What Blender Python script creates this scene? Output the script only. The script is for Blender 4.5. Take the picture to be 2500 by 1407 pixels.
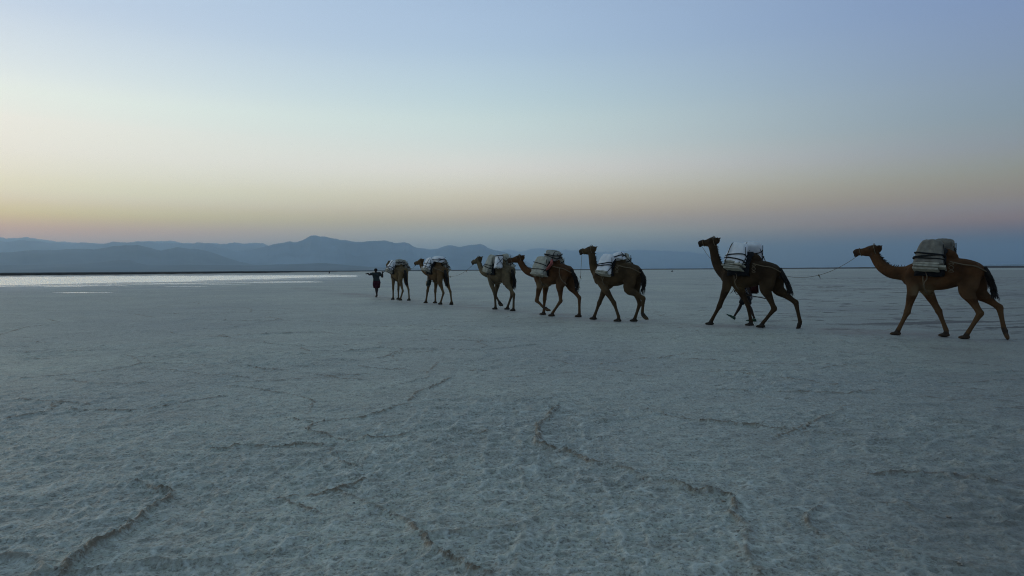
import bpy, bmesh, math, random
import numpy as np
from mathutils import Vector, Matrix, Quaternion

for o in list(bpy.data.objects):
    bpy.data.objects.remove(o, do_unlink=True)
SC = bpy.context.scene
COL = SC.collection
R = math.radians

# ------------------------------------------------------------------ camera
CAM_H = 1.62
cd = bpy.data.cameras.new('camera'); cd.sensor_width = 36.0; cd.lens = 24.0
cd.clip_start = 0.05; cd.clip_end = 120000.0
cam = bpy.data.objects.new('camera', cd); COL.objects.link(cam)
cam.matrix_world = Matrix.Translation((0, 0, CAM_H)) @ Matrix.Rotation(R(90 - 1.56), 4, 'X') @ Matrix.Rotation(R(-0.338), 4, 'Z')
SC.camera = cam

# ------------------------------------------------------------------ colour management
SC.view_settings.view_transform = 'Standard'
try: SC.view_settings.look = 'None'
except Exception: pass
SC.view_settings.exposure = 0.0
SC.view_settings.gamma = 1.0
SC.view_settings.use_curve_mapping = False
SC.render.engine = 'CYCLES'
SC.cycles.use_denoising = True
SC.cycles.denoising_prefilter = 'NONE'
SC.cycles.filter_width = 1.1
SC.cycles.volume_bounces = 1
SC.cycles.max_bounces = 6

# ------------------------------------------------------------------ sky (dusk: the sun has just set to the left)
SUN_AZ = -46.0        # degrees clockwise from +Y; negative = left of the view
def lin(c):
    return tuple(((v/255)/12.92 if v/255 <= 0.04045 else ((v/255+0.055)/1.055)**2.4) for v in c)
# sky radiance by elevation (degrees), linear RGB: towards the afterglow, and a quarter turn away from it
SKY_GLOW = [(0, (1.1, 0.46, 0.14)), (1.5, (1.25, 0.46, 0.11)), (3, (1.42, 0.44, 0.06)), (4, (1.62, 0.8, 0.152)), (5, (1.68, 0.92, 0.53)), (6.5, (1.62, 1.075, 0.71)), (8, (1.52, 1.155, 0.831)), (10, (1.05, 1.088, 0.867)), (13, (0.862, 0.945, 0.9)), (17, (0.629, 0.736, 0.85)), (21, (0.501, 0.631, 0.798)), (28, (0.412, 0.557, 0.727)), (45, (0.28, 0.39, 0.47)), (90, (0.2, 0.28, 0.31))]
SKY_SIDE = [(0, (0.03, 0.04, 0.06)), (1.5, (0.02, 0.02, 0.02)), (3, (0.446, 0.167, 0.02)), (4, (0.434, 0.283, 0.183)), (5, (0.419, 0.305, 0.165)), (6.5, (0.37, 0.345, 0.239)), (8, (0.314, 0.334, 0.337)), (10, (0.259, 0.33, 0.381)), (13, (0.236, 0.314, 0.445)), (17, (0.209, 0.294, 0.494)), (21, (0.195, 0.285, 0.481)), (28, (0.164, 0.253, 0.408)), (45, (0.135, 0.215, 0.286)), (90, (0.128, 0.19, 0.216))]
SKY_MID = [(0, (0.546, 0.605, 0.446)), (1.5, (0.597, 0.662, 0.488)), (3, (0.642, 0.712, 0.525)), (4, (0.737, 0.583, 0.374)), (5, (0.896, 0.705, 0.427)), (6.5, (0.984, 0.861, 0.622)), (8, (1.016, 0.94, 0.808)), (10, (0.828, 0.892, 0.829)), (13, (0.641, 0.791, 0.79)), (17, (0.474, 0.625, 0.761)), (21, (0.394, 0.53, 0.723)), (28, (0.323, 0.455, 0.622)), (45, (0.224, 0.32, 0.391)), (90, (0.174, 0.244, 0.269))]
SKY_BACK = 0.92       # how bright the sky opposite the glow is against SKY_SIDE
w = bpy.data.worlds.new('World'); SC.world = w; w.use_nodes = True
nt = w.node_tree; N = nt.nodes; L = nt.links; N.clear()
def nn(t, **k):
    n = N.new(t)
    for a, v in k.items(): setattr(n, a, v)
    return n
geo = nn('ShaderNodeNewGeometry')
sepi = nn('ShaderNodeSeparateXYZ'); L.new(geo.outputs['Incoming'], sepi.inputs[0])
def mth(op, a, b=None, c=None, clamp=False):
    m = nn('ShaderNodeMath', operation=op, use_clamp=clamp)
    for i, v in enumerate((a, b, c)):
        if v is None: continue
        if isinstance(v, (int, float)): m.inputs[i].default_value = v
        else: L.new(v, m.inputs[i])
    return m.outputs[0]
# 'Incoming' of the world points from the sky to the viewer
dx = mth('MULTIPLY', sepi.outputs[0], -1); dy = mth('MULTIPLY', sepi.outputs[1], -1); dz = mth('MULTIPLY', sepi.outputs[2], -1)
hl = mth('SQRT', mth('ADD', mth('MULTIPLY', dx, dx), mth('ADD', mth('MULTIPLY', dy, dy), 1e-6)))
ca = mth('DIVIDE', mth('ADD', mth('MULTIPLY', dx, math.sin(R(SUN_AZ))), mth('MULTIPLY', dy, math.cos(R(SUN_AZ)))), hl)
ang = mth('DIVIDE', mth('ARCCOSINE', mth('MINIMUM', mth('MAXIMUM', ca, -1.0), 1.0)), math.pi)
elev = mth('SQRT', mth('MAXIMUM', mth('DIVIDE', mth('ARCSINE', mth('MAXIMUM', dz, 0.0)), math.pi/2), 0.0))
def ramp(stops):
    r = nn('ShaderNodeValToRGB'); cr = r.color_ramp; cr.interpolation = 'CARDINAL'
    while len(cr.elements) > 1: cr.elements.remove(cr.elements[-1])
    for i, (e, c) in enumerate(stops):
        p = math.sqrt(e/90.0)
        el = cr.elements[0] if i == 0 else cr.elements.new(p)
        el.position = p; el.color = (*c, 1)
    L.new(elev, r.inputs[0]); return r.outputs[0]
ra = ramp(SKY_GLOW); rm_ = ramp(SKY_MID); rb = ramp(SKY_SIDE)
def smooth(v, a, b):
    m = nn('ShaderNodeMapRange', interpolation_type='SMOOTHSTEP'); L.new(v, m.inputs[0])
    m.inputs[1].default_value = a; m.inputs[2].default_value = b; return m.outputs[0]
def mixc(f, a, b, bt='MIX'):
    m = nn('ShaderNodeMix', data_type='RGBA', blend_type=bt)
    L.new(f, m.inputs[0]); L.new(a, m.inputs[6]); L.new(b, m.inputs[7]); return m.outputs[2]
c1 = mixc(smooth(ang, .21, .50), mixc(smooth(ang, 0.0, .30), ra, rm_), rb)
dim = nn('ShaderNodeMapRange', interpolation_type='SMOOTHSTEP'); L.new(ang, dim.inputs[0])
dim.inputs[1].default_value = .46; dim.inputs[2].default_value = 1.0; dim.inputs[3].default_value = 1.0; dim.inputs[4].default_value = SKY_BACK
vm = nn('ShaderNodeVectorMath', operation='SCALE'); L.new(c1, vm.inputs[0]); L.new(dim.outputs[0], vm.inputs['Scale'])
bg = nn('ShaderNodeBackground'); L.new(vm.outputs[0], bg.inputs[0]); bg.inputs[1].default_value = 1.0
sky = nn('ShaderNodeTexSky', sky_type='NISHITA', sun_disc=False); sky.sun_elevation = R(0.5); sky.sun_rotation = R(SUN_AZ)
bg2 = nn('ShaderNodeBackground'); L.new(sky.outputs[0], bg2.inputs[0]); bg2.inputs[1].default_value = 0.05
ad = nn('ShaderNodeAddShader'); L.new(bg.outputs[0], ad.inputs[0]); L.new(bg2.outputs[0], ad.inputs[1])
out = nn('ShaderNodeOutputWorld'); L.new(ad.outputs[0], out.inputs[0])

# ------------------------------------------------------------------ sun: only the last soft glow over the horizon
sd = bpy.data.lights.new('sun', 'SUN'); sd.energy = 0.5; sd.angle = R(14); sd.color = (1.0, .84, .64)
sun = bpy.data.objects.new('sun', sd); COL.objects.link(sun)
dirv = Vector((math.sin(R(SUN_AZ))*math.cos(R(4)), math.cos(R(SUN_AZ))*math.cos(R(4)), math.sin(R(4))))
sun.rotation_euler = (-dirv).to_track_quat('-Z', 'Y').to_euler()

# ------------------------------------------------------------------ helpers
def tag(o, label=None, cat=None, group=None, kind=None):
    if label: o['label'] = label
    if cat: o['category'] = cat
    if group: o['group'] = group
    if kind: o['kind'] = kind
    return o
def empty(name, loc=(0,0,0), rz=0.0):
    o = bpy.data.objects.new(name, None); COL.objects.link(o); o.location = loc; o.rotation_euler = (0, 0, rz)
    o.empty_display_size = .2
    return o
def link(name, me, parent=None, mat=None):
    if mat and not me.materials: me.materials.append(mat)
    o = bpy.data.objects.new(name, me); COL.objects.link(o)
    if parent: o.parent = parent
    return o
def bm_obj(name, bm, parent=None, mat=None, smooth=True):
    bmesh.ops.recalc_face_normals(bm, faces=bm.faces)
    me = bpy.data.meshes.new(name); bm.to_mesh(me); bm.free()
    if smooth: me.shade_smooth()
    return link(name, me, parent, mat)
def np_mesh(name, V, F, smooth=True):
    V = np.asarray(V, np.float32); F = np.asarray(F, np.int32)
    me = bpy.data.meshes.new(name); k = F.shape[1]
    me.vertices.add(len(V)); me.vertices.foreach_set('co', V.ravel())
    me.loops.add(F.size); me.loops.foreach_set('vertex_index', F.ravel())
    me.polygons.add(len(F)); me.polygons.foreach_set('loop_start', np.arange(0, F.size, k, dtype=np.int32))
    me.update(calc_edges=True)
    if smooth: me.shade_smooth()
    return me
def attr(me, name, vals):
    a = me.attributes.new(name, 'FLOAT', 'POINT'); a.data.foreach_set('value', np.asarray(vals, np.float32))

# value noise on numpy arrays
def _h(ix, iy, s):
    n = (ix.astype(np.int64)*374761393 + iy.astype(np.int64)*668265263 + s*1442695041) & 0xffffffff
    n = ((n ^ (n >> 13))*1274126177) & 0xffffffff
    n = ((n ^ (n >> 16))*2246822519) & 0xffffffff
    return ((n ^ (n >> 15)) & 0xffff)/65535.0
def vnoise(x, y, s=0):
    ix = np.floor(x); iy = np.floor(y); fx = x-ix; fy = y-iy
    fx = fx*fx*fx*(fx*(fx*6-15)+10); fy = fy*fy*fy*(fy*(fy*6-15)+10)
    a = _h(ix, iy, s); b = _h(ix+1, iy, s); c = _h(ix, iy+1, s); d = _h(ix+1, iy+1, s)
    return (a*(1-fx)+b*fx)*(1-fy)+(c*(1-fx)+d*fx)*fy
def fbm(x, y, s=0, o=4, g=.5):
    t = 0; a = 1; m = 0
    for i in range(o):
        t = t+a*vnoise(x*2**i+17.3*i, y*2**i-9.1*i, s+i); m += a; a *= g
    return t/m
def sstep(x, a, b):
    t = np.clip((x-a)/(b-a), 0, 1); return t*t*(3-2*t)

# materials
def material(name, col, rough=.85, var=.25, scale=6.0, bump=0.0, bscale=40.0, spec=.3, col2=None, coord='Object', detail=5):
    m = bpy.data.materials.new(name); m.use_nodes = True
    t = m.node_tree; n = t.nodes; l = t.links
    b = n['Principled BSDF']; b.inputs['Roughness'].default_value = rough; b.inputs['Specular IOR Level'].default_value = spec
    tc = n.new('ShaderNodeTexCoord')
    nz = n.new('ShaderNodeTexNoise'); nz.inputs['Scale'].default_value = scale; nz.inputs['Detail'].default_value = detail
    l.new(tc.outputs[coord], nz.inputs[0])
    r = n.new('ShaderNodeValToRGB'); l.new(nz.outputs[0], r.inputs[0])
    c2 = col2 or tuple(min(1, c*(1+var)) for c in col)
    r.color_ramp.elements[0].position = .3; r.color_ramp.elements[1].position = .7
    r.color_ramp.elements[0].color = (*[c*(1-var) for c in col], 1); r.color_ramp.elements[1].color = (*c2, 1)
    l.new(r.outputs[0], b.inputs['Base Color'])
    if bump:
        n2 = n.new('ShaderNodeTexNoise'); n2.inputs['Scale'].default_value = bscale; n2.inputs['Detail'].default_value = 6
        l.new(tc.outputs[coord], n2.inputs[0])
        bp = n.new('ShaderNodeBump'); bp.inputs['Strength'].default_value = bump; bp.inputs['Distance'].default_value = .02
        l.new(n2.outputs[0], bp.inputs['Height']); l.new(bp.outputs[0], b.inputs['Normal'])
    return m

# ------------------------------------------------------------------ salt flat
RIDGES = [[(-16.94, 23.89), (-15.69, 23.21), (-14.52, 21.86), (-14.27, 20.73), (-14.12, 19.57), (-13.29, 17.68)], [(-11.92, 16.17), (-11.43, 15.96), (-10.63, 15.56)], [(-15.04, 26.63), (-13.77, 25.32), (-12.59, 23.93)], [(-14.0, 26.78), (-12.78, 25.93), (-11.85, 25.61)], [(-10.27, 22.77), (-9.26, 22.33), (-8.23, 22.07), (-6.79, 22.13), (-6.21, 21.74), (-5.57, 21.02), (-4.68, 20.49), (-4.18, 19.86)], [(-7.71, 17.44), (-6.83, 16.45), (-6.13, 15.66), (-5.62, 15.29), (-5.1, 14.85), (-4.43, 14.57)], [(-4.43, 14.27), (-4.04, 13.54)], [(-7.31, 13.05), (-6.86, 12.44), (-6.54, 11.99), (-6.08, 11.87), (-5.77, 11.96), (-5.35, 11.69), (-5.04, 11.53)], [(-4.88, 11.82), (-4.57, 11.65), (-4.19, 11.21), (-3.65, 11.0), (-3.17, 10.72), (-2.84, 10.46), (-2.46, 10.17), (-2.22, 10.05)], [(-2.58, 11.57), (-2.39, 11.32), (-2.09, 11.17), (-1.74, 11.06)], [(-6.87, 10.26), (-6.54, 10.13), (-6.13, 9.86), (-5.54, 9.77), (-5.25, 9.83)], [(-2.51, 7.56), (-2.28, 7.32), (-2.14, 7.22), (-1.91, 7.33), (-1.6, 7.53), (-1.49, 7.79), (-1.25, 8.26), (-1.28, 8.95), (-1.09, 9.41), (-0.92, 10.12)], [(-2.13, 7.18), (-2.1, 6.94), (-1.97, 6.76), (-1.82, 6.68), (-1.67, 6.56), (-1.51, 6.47), (-1.31, 6.55), (-1.02, 6.71), (-0.78, 6.77)], [(-2.72, 6.16), (-2.48, 6.3), (-2.24, 6.26), (-2.03, 6.32), (-1.77, 6.33), (-1.68, 6.22), (-1.61, 6.07), (-1.46, 5.78), (-1.29, 5.59)], [(-1.73, 4.78), (-1.61, 4.81), (-1.46, 4.88), (-1.27, 4.92), (-1.2, 5.06), (-1.12, 5.18)], [(-1.27, 4.92), (-1.14, 4.79), (-1.02, 4.66), (-0.86, 4.56), (-0.69, 4.35), (-0.62, 4.23), (-0.56, 4.11), (-0.45, 3.87), (-0.35, 3.76), (-0.23, 3.65), (-0.1, 3.55)], [(-1.63, 4.78), (-1.44, 4.62), (-1.25, 4.45)], [(0.51, 7.85), (0.31, 7.12), (0.23, 6.64), (0.23, 6.28), (0.32, 6.13), (0.53, 5.93), (0.64, 5.67), (0.8, 5.55), (0.91, 5.43), (1.0, 5.22), (1.18, 5.03), (1.31, 4.85), (1.53, 4.78), (1.53, 4.61), (1.44, 4.44), (1.46, 4.28), (1.47, 4.2), (1.36, 4.05), (1.33, 3.87), (1.29, 3.68), (1.3, 3.53)], [(1.32, 7.89), (1.58, 7.75), (1.77, 7.38), (1.95, 7.23), (2.18, 7.11), (2.49, 7.01), (2.63, 6.84), (2.86, 6.69), (3.24, 6.57)], [(2.56, 6.54), (2.93, 6.87), (3.31, 7.23), (4.01, 8.03)], [(2.04, 4.57), (1.86, 4.31), (1.86, 4.11), (1.92, 3.98), (2.03, 3.86), (2.18, 3.8), (2.32, 3.72), (2.47, 3.64), (2.59, 3.56)], [(2.78, 5.23), (3.03, 5.28), (3.26, 5.3), (3.37, 5.17), (3.56, 5.05), (3.71, 4.92)], [(2.54, 4.68), (2.66, 4.64), (2.71, 4.44), (2.81, 4.31), (2.97, 4.27), (3.19, 4.22)], [(-2.93, 5.19), (-2.75, 5.09), (-2.52, 4.94), (-2.46, 4.77), (-2.46, 4.6), (-2.44, 4.41), (-2.43, 4.31), (-2.42, 4.11), (-2.47, 3.98), (-2.46, 3.73), (-2.38, 3.58)], [(-5.23, 7.94), (-4.91, 7.89), (-4.38, 7.87), (-4.16, 8.1), (-3.99, 8.47), (-3.75, 8.74)], [(-5.57, 7.37), (-5.49, 7.57), (-5.33, 7.74), (-5.66, 8.53)], [(6.19, 12.91), (6.46, 12.65), (6.81, 12.05), (7.29, 11.55), (7.67, 11.29), (7.9, 11.04)], [(-1.24, 15.75), (-0.65, 15.36), (-0.01, 15.15)], [(5.84, 9.24), (6.06, 9.2)], [(6.07, 9.04), (6.24, 8.94)], [(-0.66, 10.88), (-0.34, 10.92)], [(0.26, 11.16), (0.6, 11.2)], [(11.08, 19.62), (11.37, 18.75), (11.7, 18.19), (12.45, 18.01), (13.21, 17.59)], [(10.45, 23.19), (10.97, 22.54), (12.1, 22.64)], [(-0.66, 6.76), (-0.58, 6.81), (-0.38, 6.76), (-0.25, 6.74)], [(2.42, 3.64), (2.49, 3.68), (2.5, 3.59)]]
N_MAIN = len(RIDGES)
def polar_rows():
    r = [0.0, .5, 1.0, 1.5, 2.0, 2.35]
    x = 2.6
    while x < 60: r.append(x); x *= 1.0043
    while x < 290: r.append(x); x *= 1.008
    while x < 46000: r.append(x); x *= 1.045
    return np.array(r+[46000.0])
rows = polar_rows()
dense = np.arange(-49, 49.0001, .155)
cols = np.concatenate([dense, np.arange(55, 310, 6.0)])     # degrees clockwise from +Y
AZ = np.radians(cols); nc = len(cols); nr = len(rows)
RR, AA = np.meshgrid(rows, AZ, indexing='ij')
X = (RR*np.sin(AA)).ravel(); Y = (RR*np.cos(AA)).ravel(); RAD = RR.ravel()
dr = np.gradient(rows); DR = np.repeat(dr, nc)
NV = len(X)
Z = np.zeros(NV); ridge = np.zeros(NV)
near = np.where(RAD < 75)[0]
x = X[near]; y = Y[near]; d = DR[near]
def lod(wl): return np.clip((wl/3.0-d)/(wl/3.0)+.35, 0, 1)
wx = x+.22*(fbm(x*1.7, y*1.7, 11, 3)-.5); wy = y+.22*(fbm(x*1.7, y*1.7, 23, 3)-.5)
h = .030*(fbm(x*.45, y*.45, 3, 3)-.5)
def ridged(u, v, s): return 1-np.abs(2*vnoise(u, v, s)-1)
patch = sstep(fbm(x*.5, y*.5, 77, 3), .35, .65)
h += lod(.5)*.022*(ridged(wx*2.6, wy*3.6, 5)**2-.3)*(.5+.5*patch)
h += lod(.2)*.023*(ridged(wx*6.5, wy*9.0, 6)**2-.3)*(.55+.45*patch)
h += lod(.09)*.016*(ridged(wx*16, wy*21, 7)-.5)
h += lod(.04)*.011*(vnoise(wx*42, wy*48, 8)-.5)
# network of low polygon seams in the crust
def cells(u, v, s):
    iu = np.floor(u); iv = np.floor(v); f1 = np.full(u.shape, 9.); f2 = np.full(u.shape, 9.)
    for a in (-1, 0, 1):
        for b in (-1, 0, 1):
            px = iu+a+.15+.7*_h(iu+a, iv+b, s); py = iv+b+.15+.7*_h(iu+a, iv+b, s+5)
            q = np.hypot(px-u, py-v); f2 = np.minimum(f2, np.maximum(f1, q)); f1 = np.minimum(f1, q)
    return f2-f1
wx2 = x+.5*(fbm(x*.8, y*.8, 31, 4)-.5); wy2 = y+.5*(fbm(x*.8, y*.8, 47, 4)-.5)
for cs, hh, wd, s in ((3.6, .026, .05, 91), (1.5, .012, .035, 97)):
    e = cells(wx2/cs, wy2/cs, s)*cs
    gate = sstep(fbm(x*.35, y*.35, s+3, 3), .42, .62)
    q = np.exp(-(e/wd)**2)*gate*(.4+.9*vnoise(x*5, y*5, s+9))
    h += hh*q*np.clip(1.2-d*3, 0.15, 1); ridge[near] = np.maximum(ridge[near], .55*q*(hh/.026))
# fine crackle: little upturned rims round palm-sized plates
crest = np.zeros(len(x))
for cs, hh, wd, sx, s in ((.40, .012, .034, .72, 211), (.17, .014, .020, .75, 223), (.085, .011, .013, .8, 229)):
    jx_ = wx+.35*cs*(fbm(x/cs*1.3, y/cs*1.3, s+31, 2)-.5); jy_ = wy+.35*cs*(fbm(x/cs*1.3, y/cs*1.3, s+37, 2)-.5)
    e = cells(jx_/cs*sx, jy_/cs, s)*cs
    q = np.exp(-(e/wd)**2)*(.25+1.0*vnoise(x/cs*.8, y/cs*.8, s+41))*lod(cs*.8)
    h += hh*q*(.6+.6*patch); crest = np.maximum(crest, q*(.55 if cs > .3 else 1))
crest = np.maximum(crest, .95*sstep(ridged(wx*6.5, wy*9.0, 6), .86, .985)*lod(.16)*(.3+.7*patch))
crest = np.maximum(crest, .95*sstep(ridged(wx*16, wy*21, 7), .84, .985)*lod(.08))
crest_all = np.zeros(NV); crest_all[near] = np.clip(crest, 0, 1)
seam_rnd = random.Random(77)
for _ in range(120):
    rr = 9*math.exp(seam_rnd.random()*1.75); az0 = R(seam_rnd.uniform(-38, 38)); th = seam_rnd.uniform(0, math.pi) if seam_rnd.random() < .35 else seam_rnd.gauss(0, .35)
    px, py = rr*math.sin(az0), rr*math.cos(az0); pl = [(px, py)]
    for _k in range(seam_rnd.randint(2, 6)):
        th += seam_rnd.gauss(0, .32); st_ = seam_rnd.uniform(.25, .7)*(.5+rr*.07); px += st_*math.cos(th); py += st_*math.sin(th); pl.append((px, py))
    RIDGES.append(pl)
# the pressure ridges one can follow in the photograph
rn = fbm(x*7, y*7, 131, 4); rg = sstep(fbm(x*1.3, y*1.3, 151, 2), .28, .55)
crumb = .5+1.0*ridged(x*16, y*16, 141)
jx = x+.10*(fbm(x*5, y*5, 61, 3)-.5); jy = y+.10*(fbm(x*5, y*5, 71, 3)-.5)
best = np.zeros(len(x)); tall = np.zeros(len(x))
TALL = {15: 1.5, 17: 1.75, 18: 1.2, 20: 1.1, 23: 1.9, 13: 1.0, 11: .9}
for ir, pl in enumerate(RIDGES):
    P = np.array(pl); th_ = TALL.get(ir, .85 if ir < N_MAIN else .6)
    for (ax, ay), (bx, by) in zip(P[:-1], P[1:]):
        m = .45+.0*ax
        k = np.where((jx > min(ax, bx)-m) & (jx < max(ax, bx)+m) & (jy > min(ay, by)-m) & (jy < max(ay, by)+m))[0]
        if len(k) == 0: continue
        L2 = (bx-ax)**2+(by-ay)**2
        t = np.clip(((jx[k]-ax)*(bx-ax)+(jy[k]-ay)*(by-ay))/L2, 0, 1)
        q = np.hypot(jx[k]-ax-t*(bx-ax), jy[k]-ay-t*(by-ay))
        rr = math.hypot((ax+bx)/2, (ay+by)/2)
        wdt = (.0125+.0010*rr)*(.6+.4*th_)
        best[k] = np.maximum(best[k], np.exp(-(q/wdt)**2)+.13*np.exp(-(q/(wdt*3.0))**2)); tall[k] = np.maximum(tall[k], th_*(q < wdt*5))
amp = best*(.42+.58*rg)*(.35+1.0*rn)
h += .020*amp*tall*(.40+.75*crumb)
ridge[near] = np.maximum(ridge[near], np.clip((best-.10)*(.42+.58*rg)*1.5, 0, 1))
h *= np.clip((75-RAD[near])/25, 0, 1)
Z[near] = h
az_deg = np.degrees(np.arctan2(X, Y))
# the flooded edge on the left: the flat dips a few centimetres under the brine
SHORE = [(-65,84),(-63.3,84.4),(-61.9,87.4),(-59.3,94.2),(-59.5,104.8),(-57.5,110),(-53.8,112.2),(-52.6,119.7),(-51.8,132.8),(-49.1,143.6),(-47.6,155.6),(-44.1,163.6),(-41.8,174.1),(-39.0,188.4)]
SA = np.array([math.degrees(math.atan2(a, b)) for a, b in SHORE]); SR = np.array([math.hypot(a, b) for a, b in SHORE])
k_ = np.argsort(SA); SA = SA[k_]; SR = SR[k_]
near_edge = np.interp(az_deg, np.concatenate([[-180, -60, -45], SA, [-9.5]]), np.concatenate([[60, 70, 95], SR, [215]]))
far_edge = np.interp(az_deg, [-180, -60, -37, -30, -24, -18, -13, -11], [300, 310, 300, 285, 268, 250, 228, 214])
wet_in = np.minimum((RAD-near_edge)/near_edge, (far_edge-RAD)/far_edge)
wet_in = np.where((az_deg < -9.5) & (az_deg > -150), wet_in, -1)
zone = sstep(RAD, 38, 62)*sstep(-az_deg, 8, 17)*(RAD < 420)
stre = fbm(X*.028, Y*.11, 201, 4)-.5; stre2 = fbm(X*.09, Y*.5, 207, 4)-.5
wetz = -.012+.06*(-wet_in*.55+.30*stre+.75*stre2+.004)
wetz = np.where(wet_in > .02, np.minimum(wetz, -.022), wetz)
Z = Z*(1-zone)+zone*np.clip(wetz, -.06, .05)
wet = zone*sstep(wet_in+.25*stre+.16*stre2, -.62, .05)
# far dark mud beyond the salt
edge = np.interp(az_deg, [-180, -40, -30, -24, -19, -14, -9, 0, 15, 25, 40, 180], [430, 430, 455, 500, 600, 900, 1300, 1500, 1500, 1300, 1250, 1250])
edge = edge*(.9+.2*fbm(az_deg*1.7, RAD*0, 303, 3))
mud = sstep(RAD/edge, .93, 1.06)
mid = sstep(RAD/edge, .45, .95)
# trampled trail of the caravans
TR = np.array([(60,-30),(30,-4),(16.5,10.2),(9.9,15.8),(6.5,19.0),(3.2,21.2),(1.5,23.5),(-.3,27.2),(-3.5,32.5),(-6,36.9),(-8.1,41),(-13,50),(-20,64)])
td = np.full(NV, 99.0)
for (ax, ay), (bx, by) in zip(TR[:-1], TR[1:]):
    L2 = (bx-ax)**2+(by-ay)**2; t = np.clip(((X-ax)*(bx-ax)+(Y-ay)*(by-ay))/L2, 0, 1)
    td = np.minimum(td, np.hypot(X-ax-t*(bx-ax), Y-ay-t*(by-ay)))
path = .8*np.exp(-(td/1.3)**2)*np.clip(-.35+2.0*fbm(X*.7, Y*.9, 401, 5), 0, 1)+.35*np.exp(-((td-2.6)/.7)**2)*fbm(X*.8, Y*.8, 411, 3)
# dark mud showing in cracks on the right
rgt = sstep(az_deg, 6, 26)*sstep(RAD, 12, 26)*(RAD < 130)
crack = rgt*sstep(fbm(X*.30+Y*.1, Y*2.4-X*.5, 501, 5), .58, .65)*sstep(fbm(X*.15, Y*.15, 521, 2), .45, .6)
crack = np.maximum(crack, .8*rgt*sstep(fbm(X*1.3, Y*2.2, 511, 3), .70, .78))
soil_vignette = np.clip(sstep(X/np.maximum(Y, .5)+.35*(fbm(X*.12, Y*.12, 601, 4)-.5), .22, .75)*(.45+.9*fbm(X*.6, Y*.9, 611, 4)), 0, 1)*(RAD < 400)*(Y > 0)  # brown soil on the right, plus lens vignetting painted in as darker colour
F = np.arange(nr*nc).reshape(nr, nc)
a = F[:-1, :]; b = F[1:, :]
quads = np.stack([a, np.roll(a, -1, 1), np.roll(b, -1, 1), b], -1).reshape(-1, 4)
gm = np_mesh('ground', np.stack([X, Y, Z], 1), quads)
attr(gm, 'ridge', ridge); attr(gm, 'crest', crest_all); attr(gm, 'wet', wet); attr(gm, 'mud', mud); attr(gm, 'mid', mid); attr(gm, 'path', path); attr(gm, 'crack', crack); attr(gm, 'soil_vignette', soil_vignette)

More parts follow.
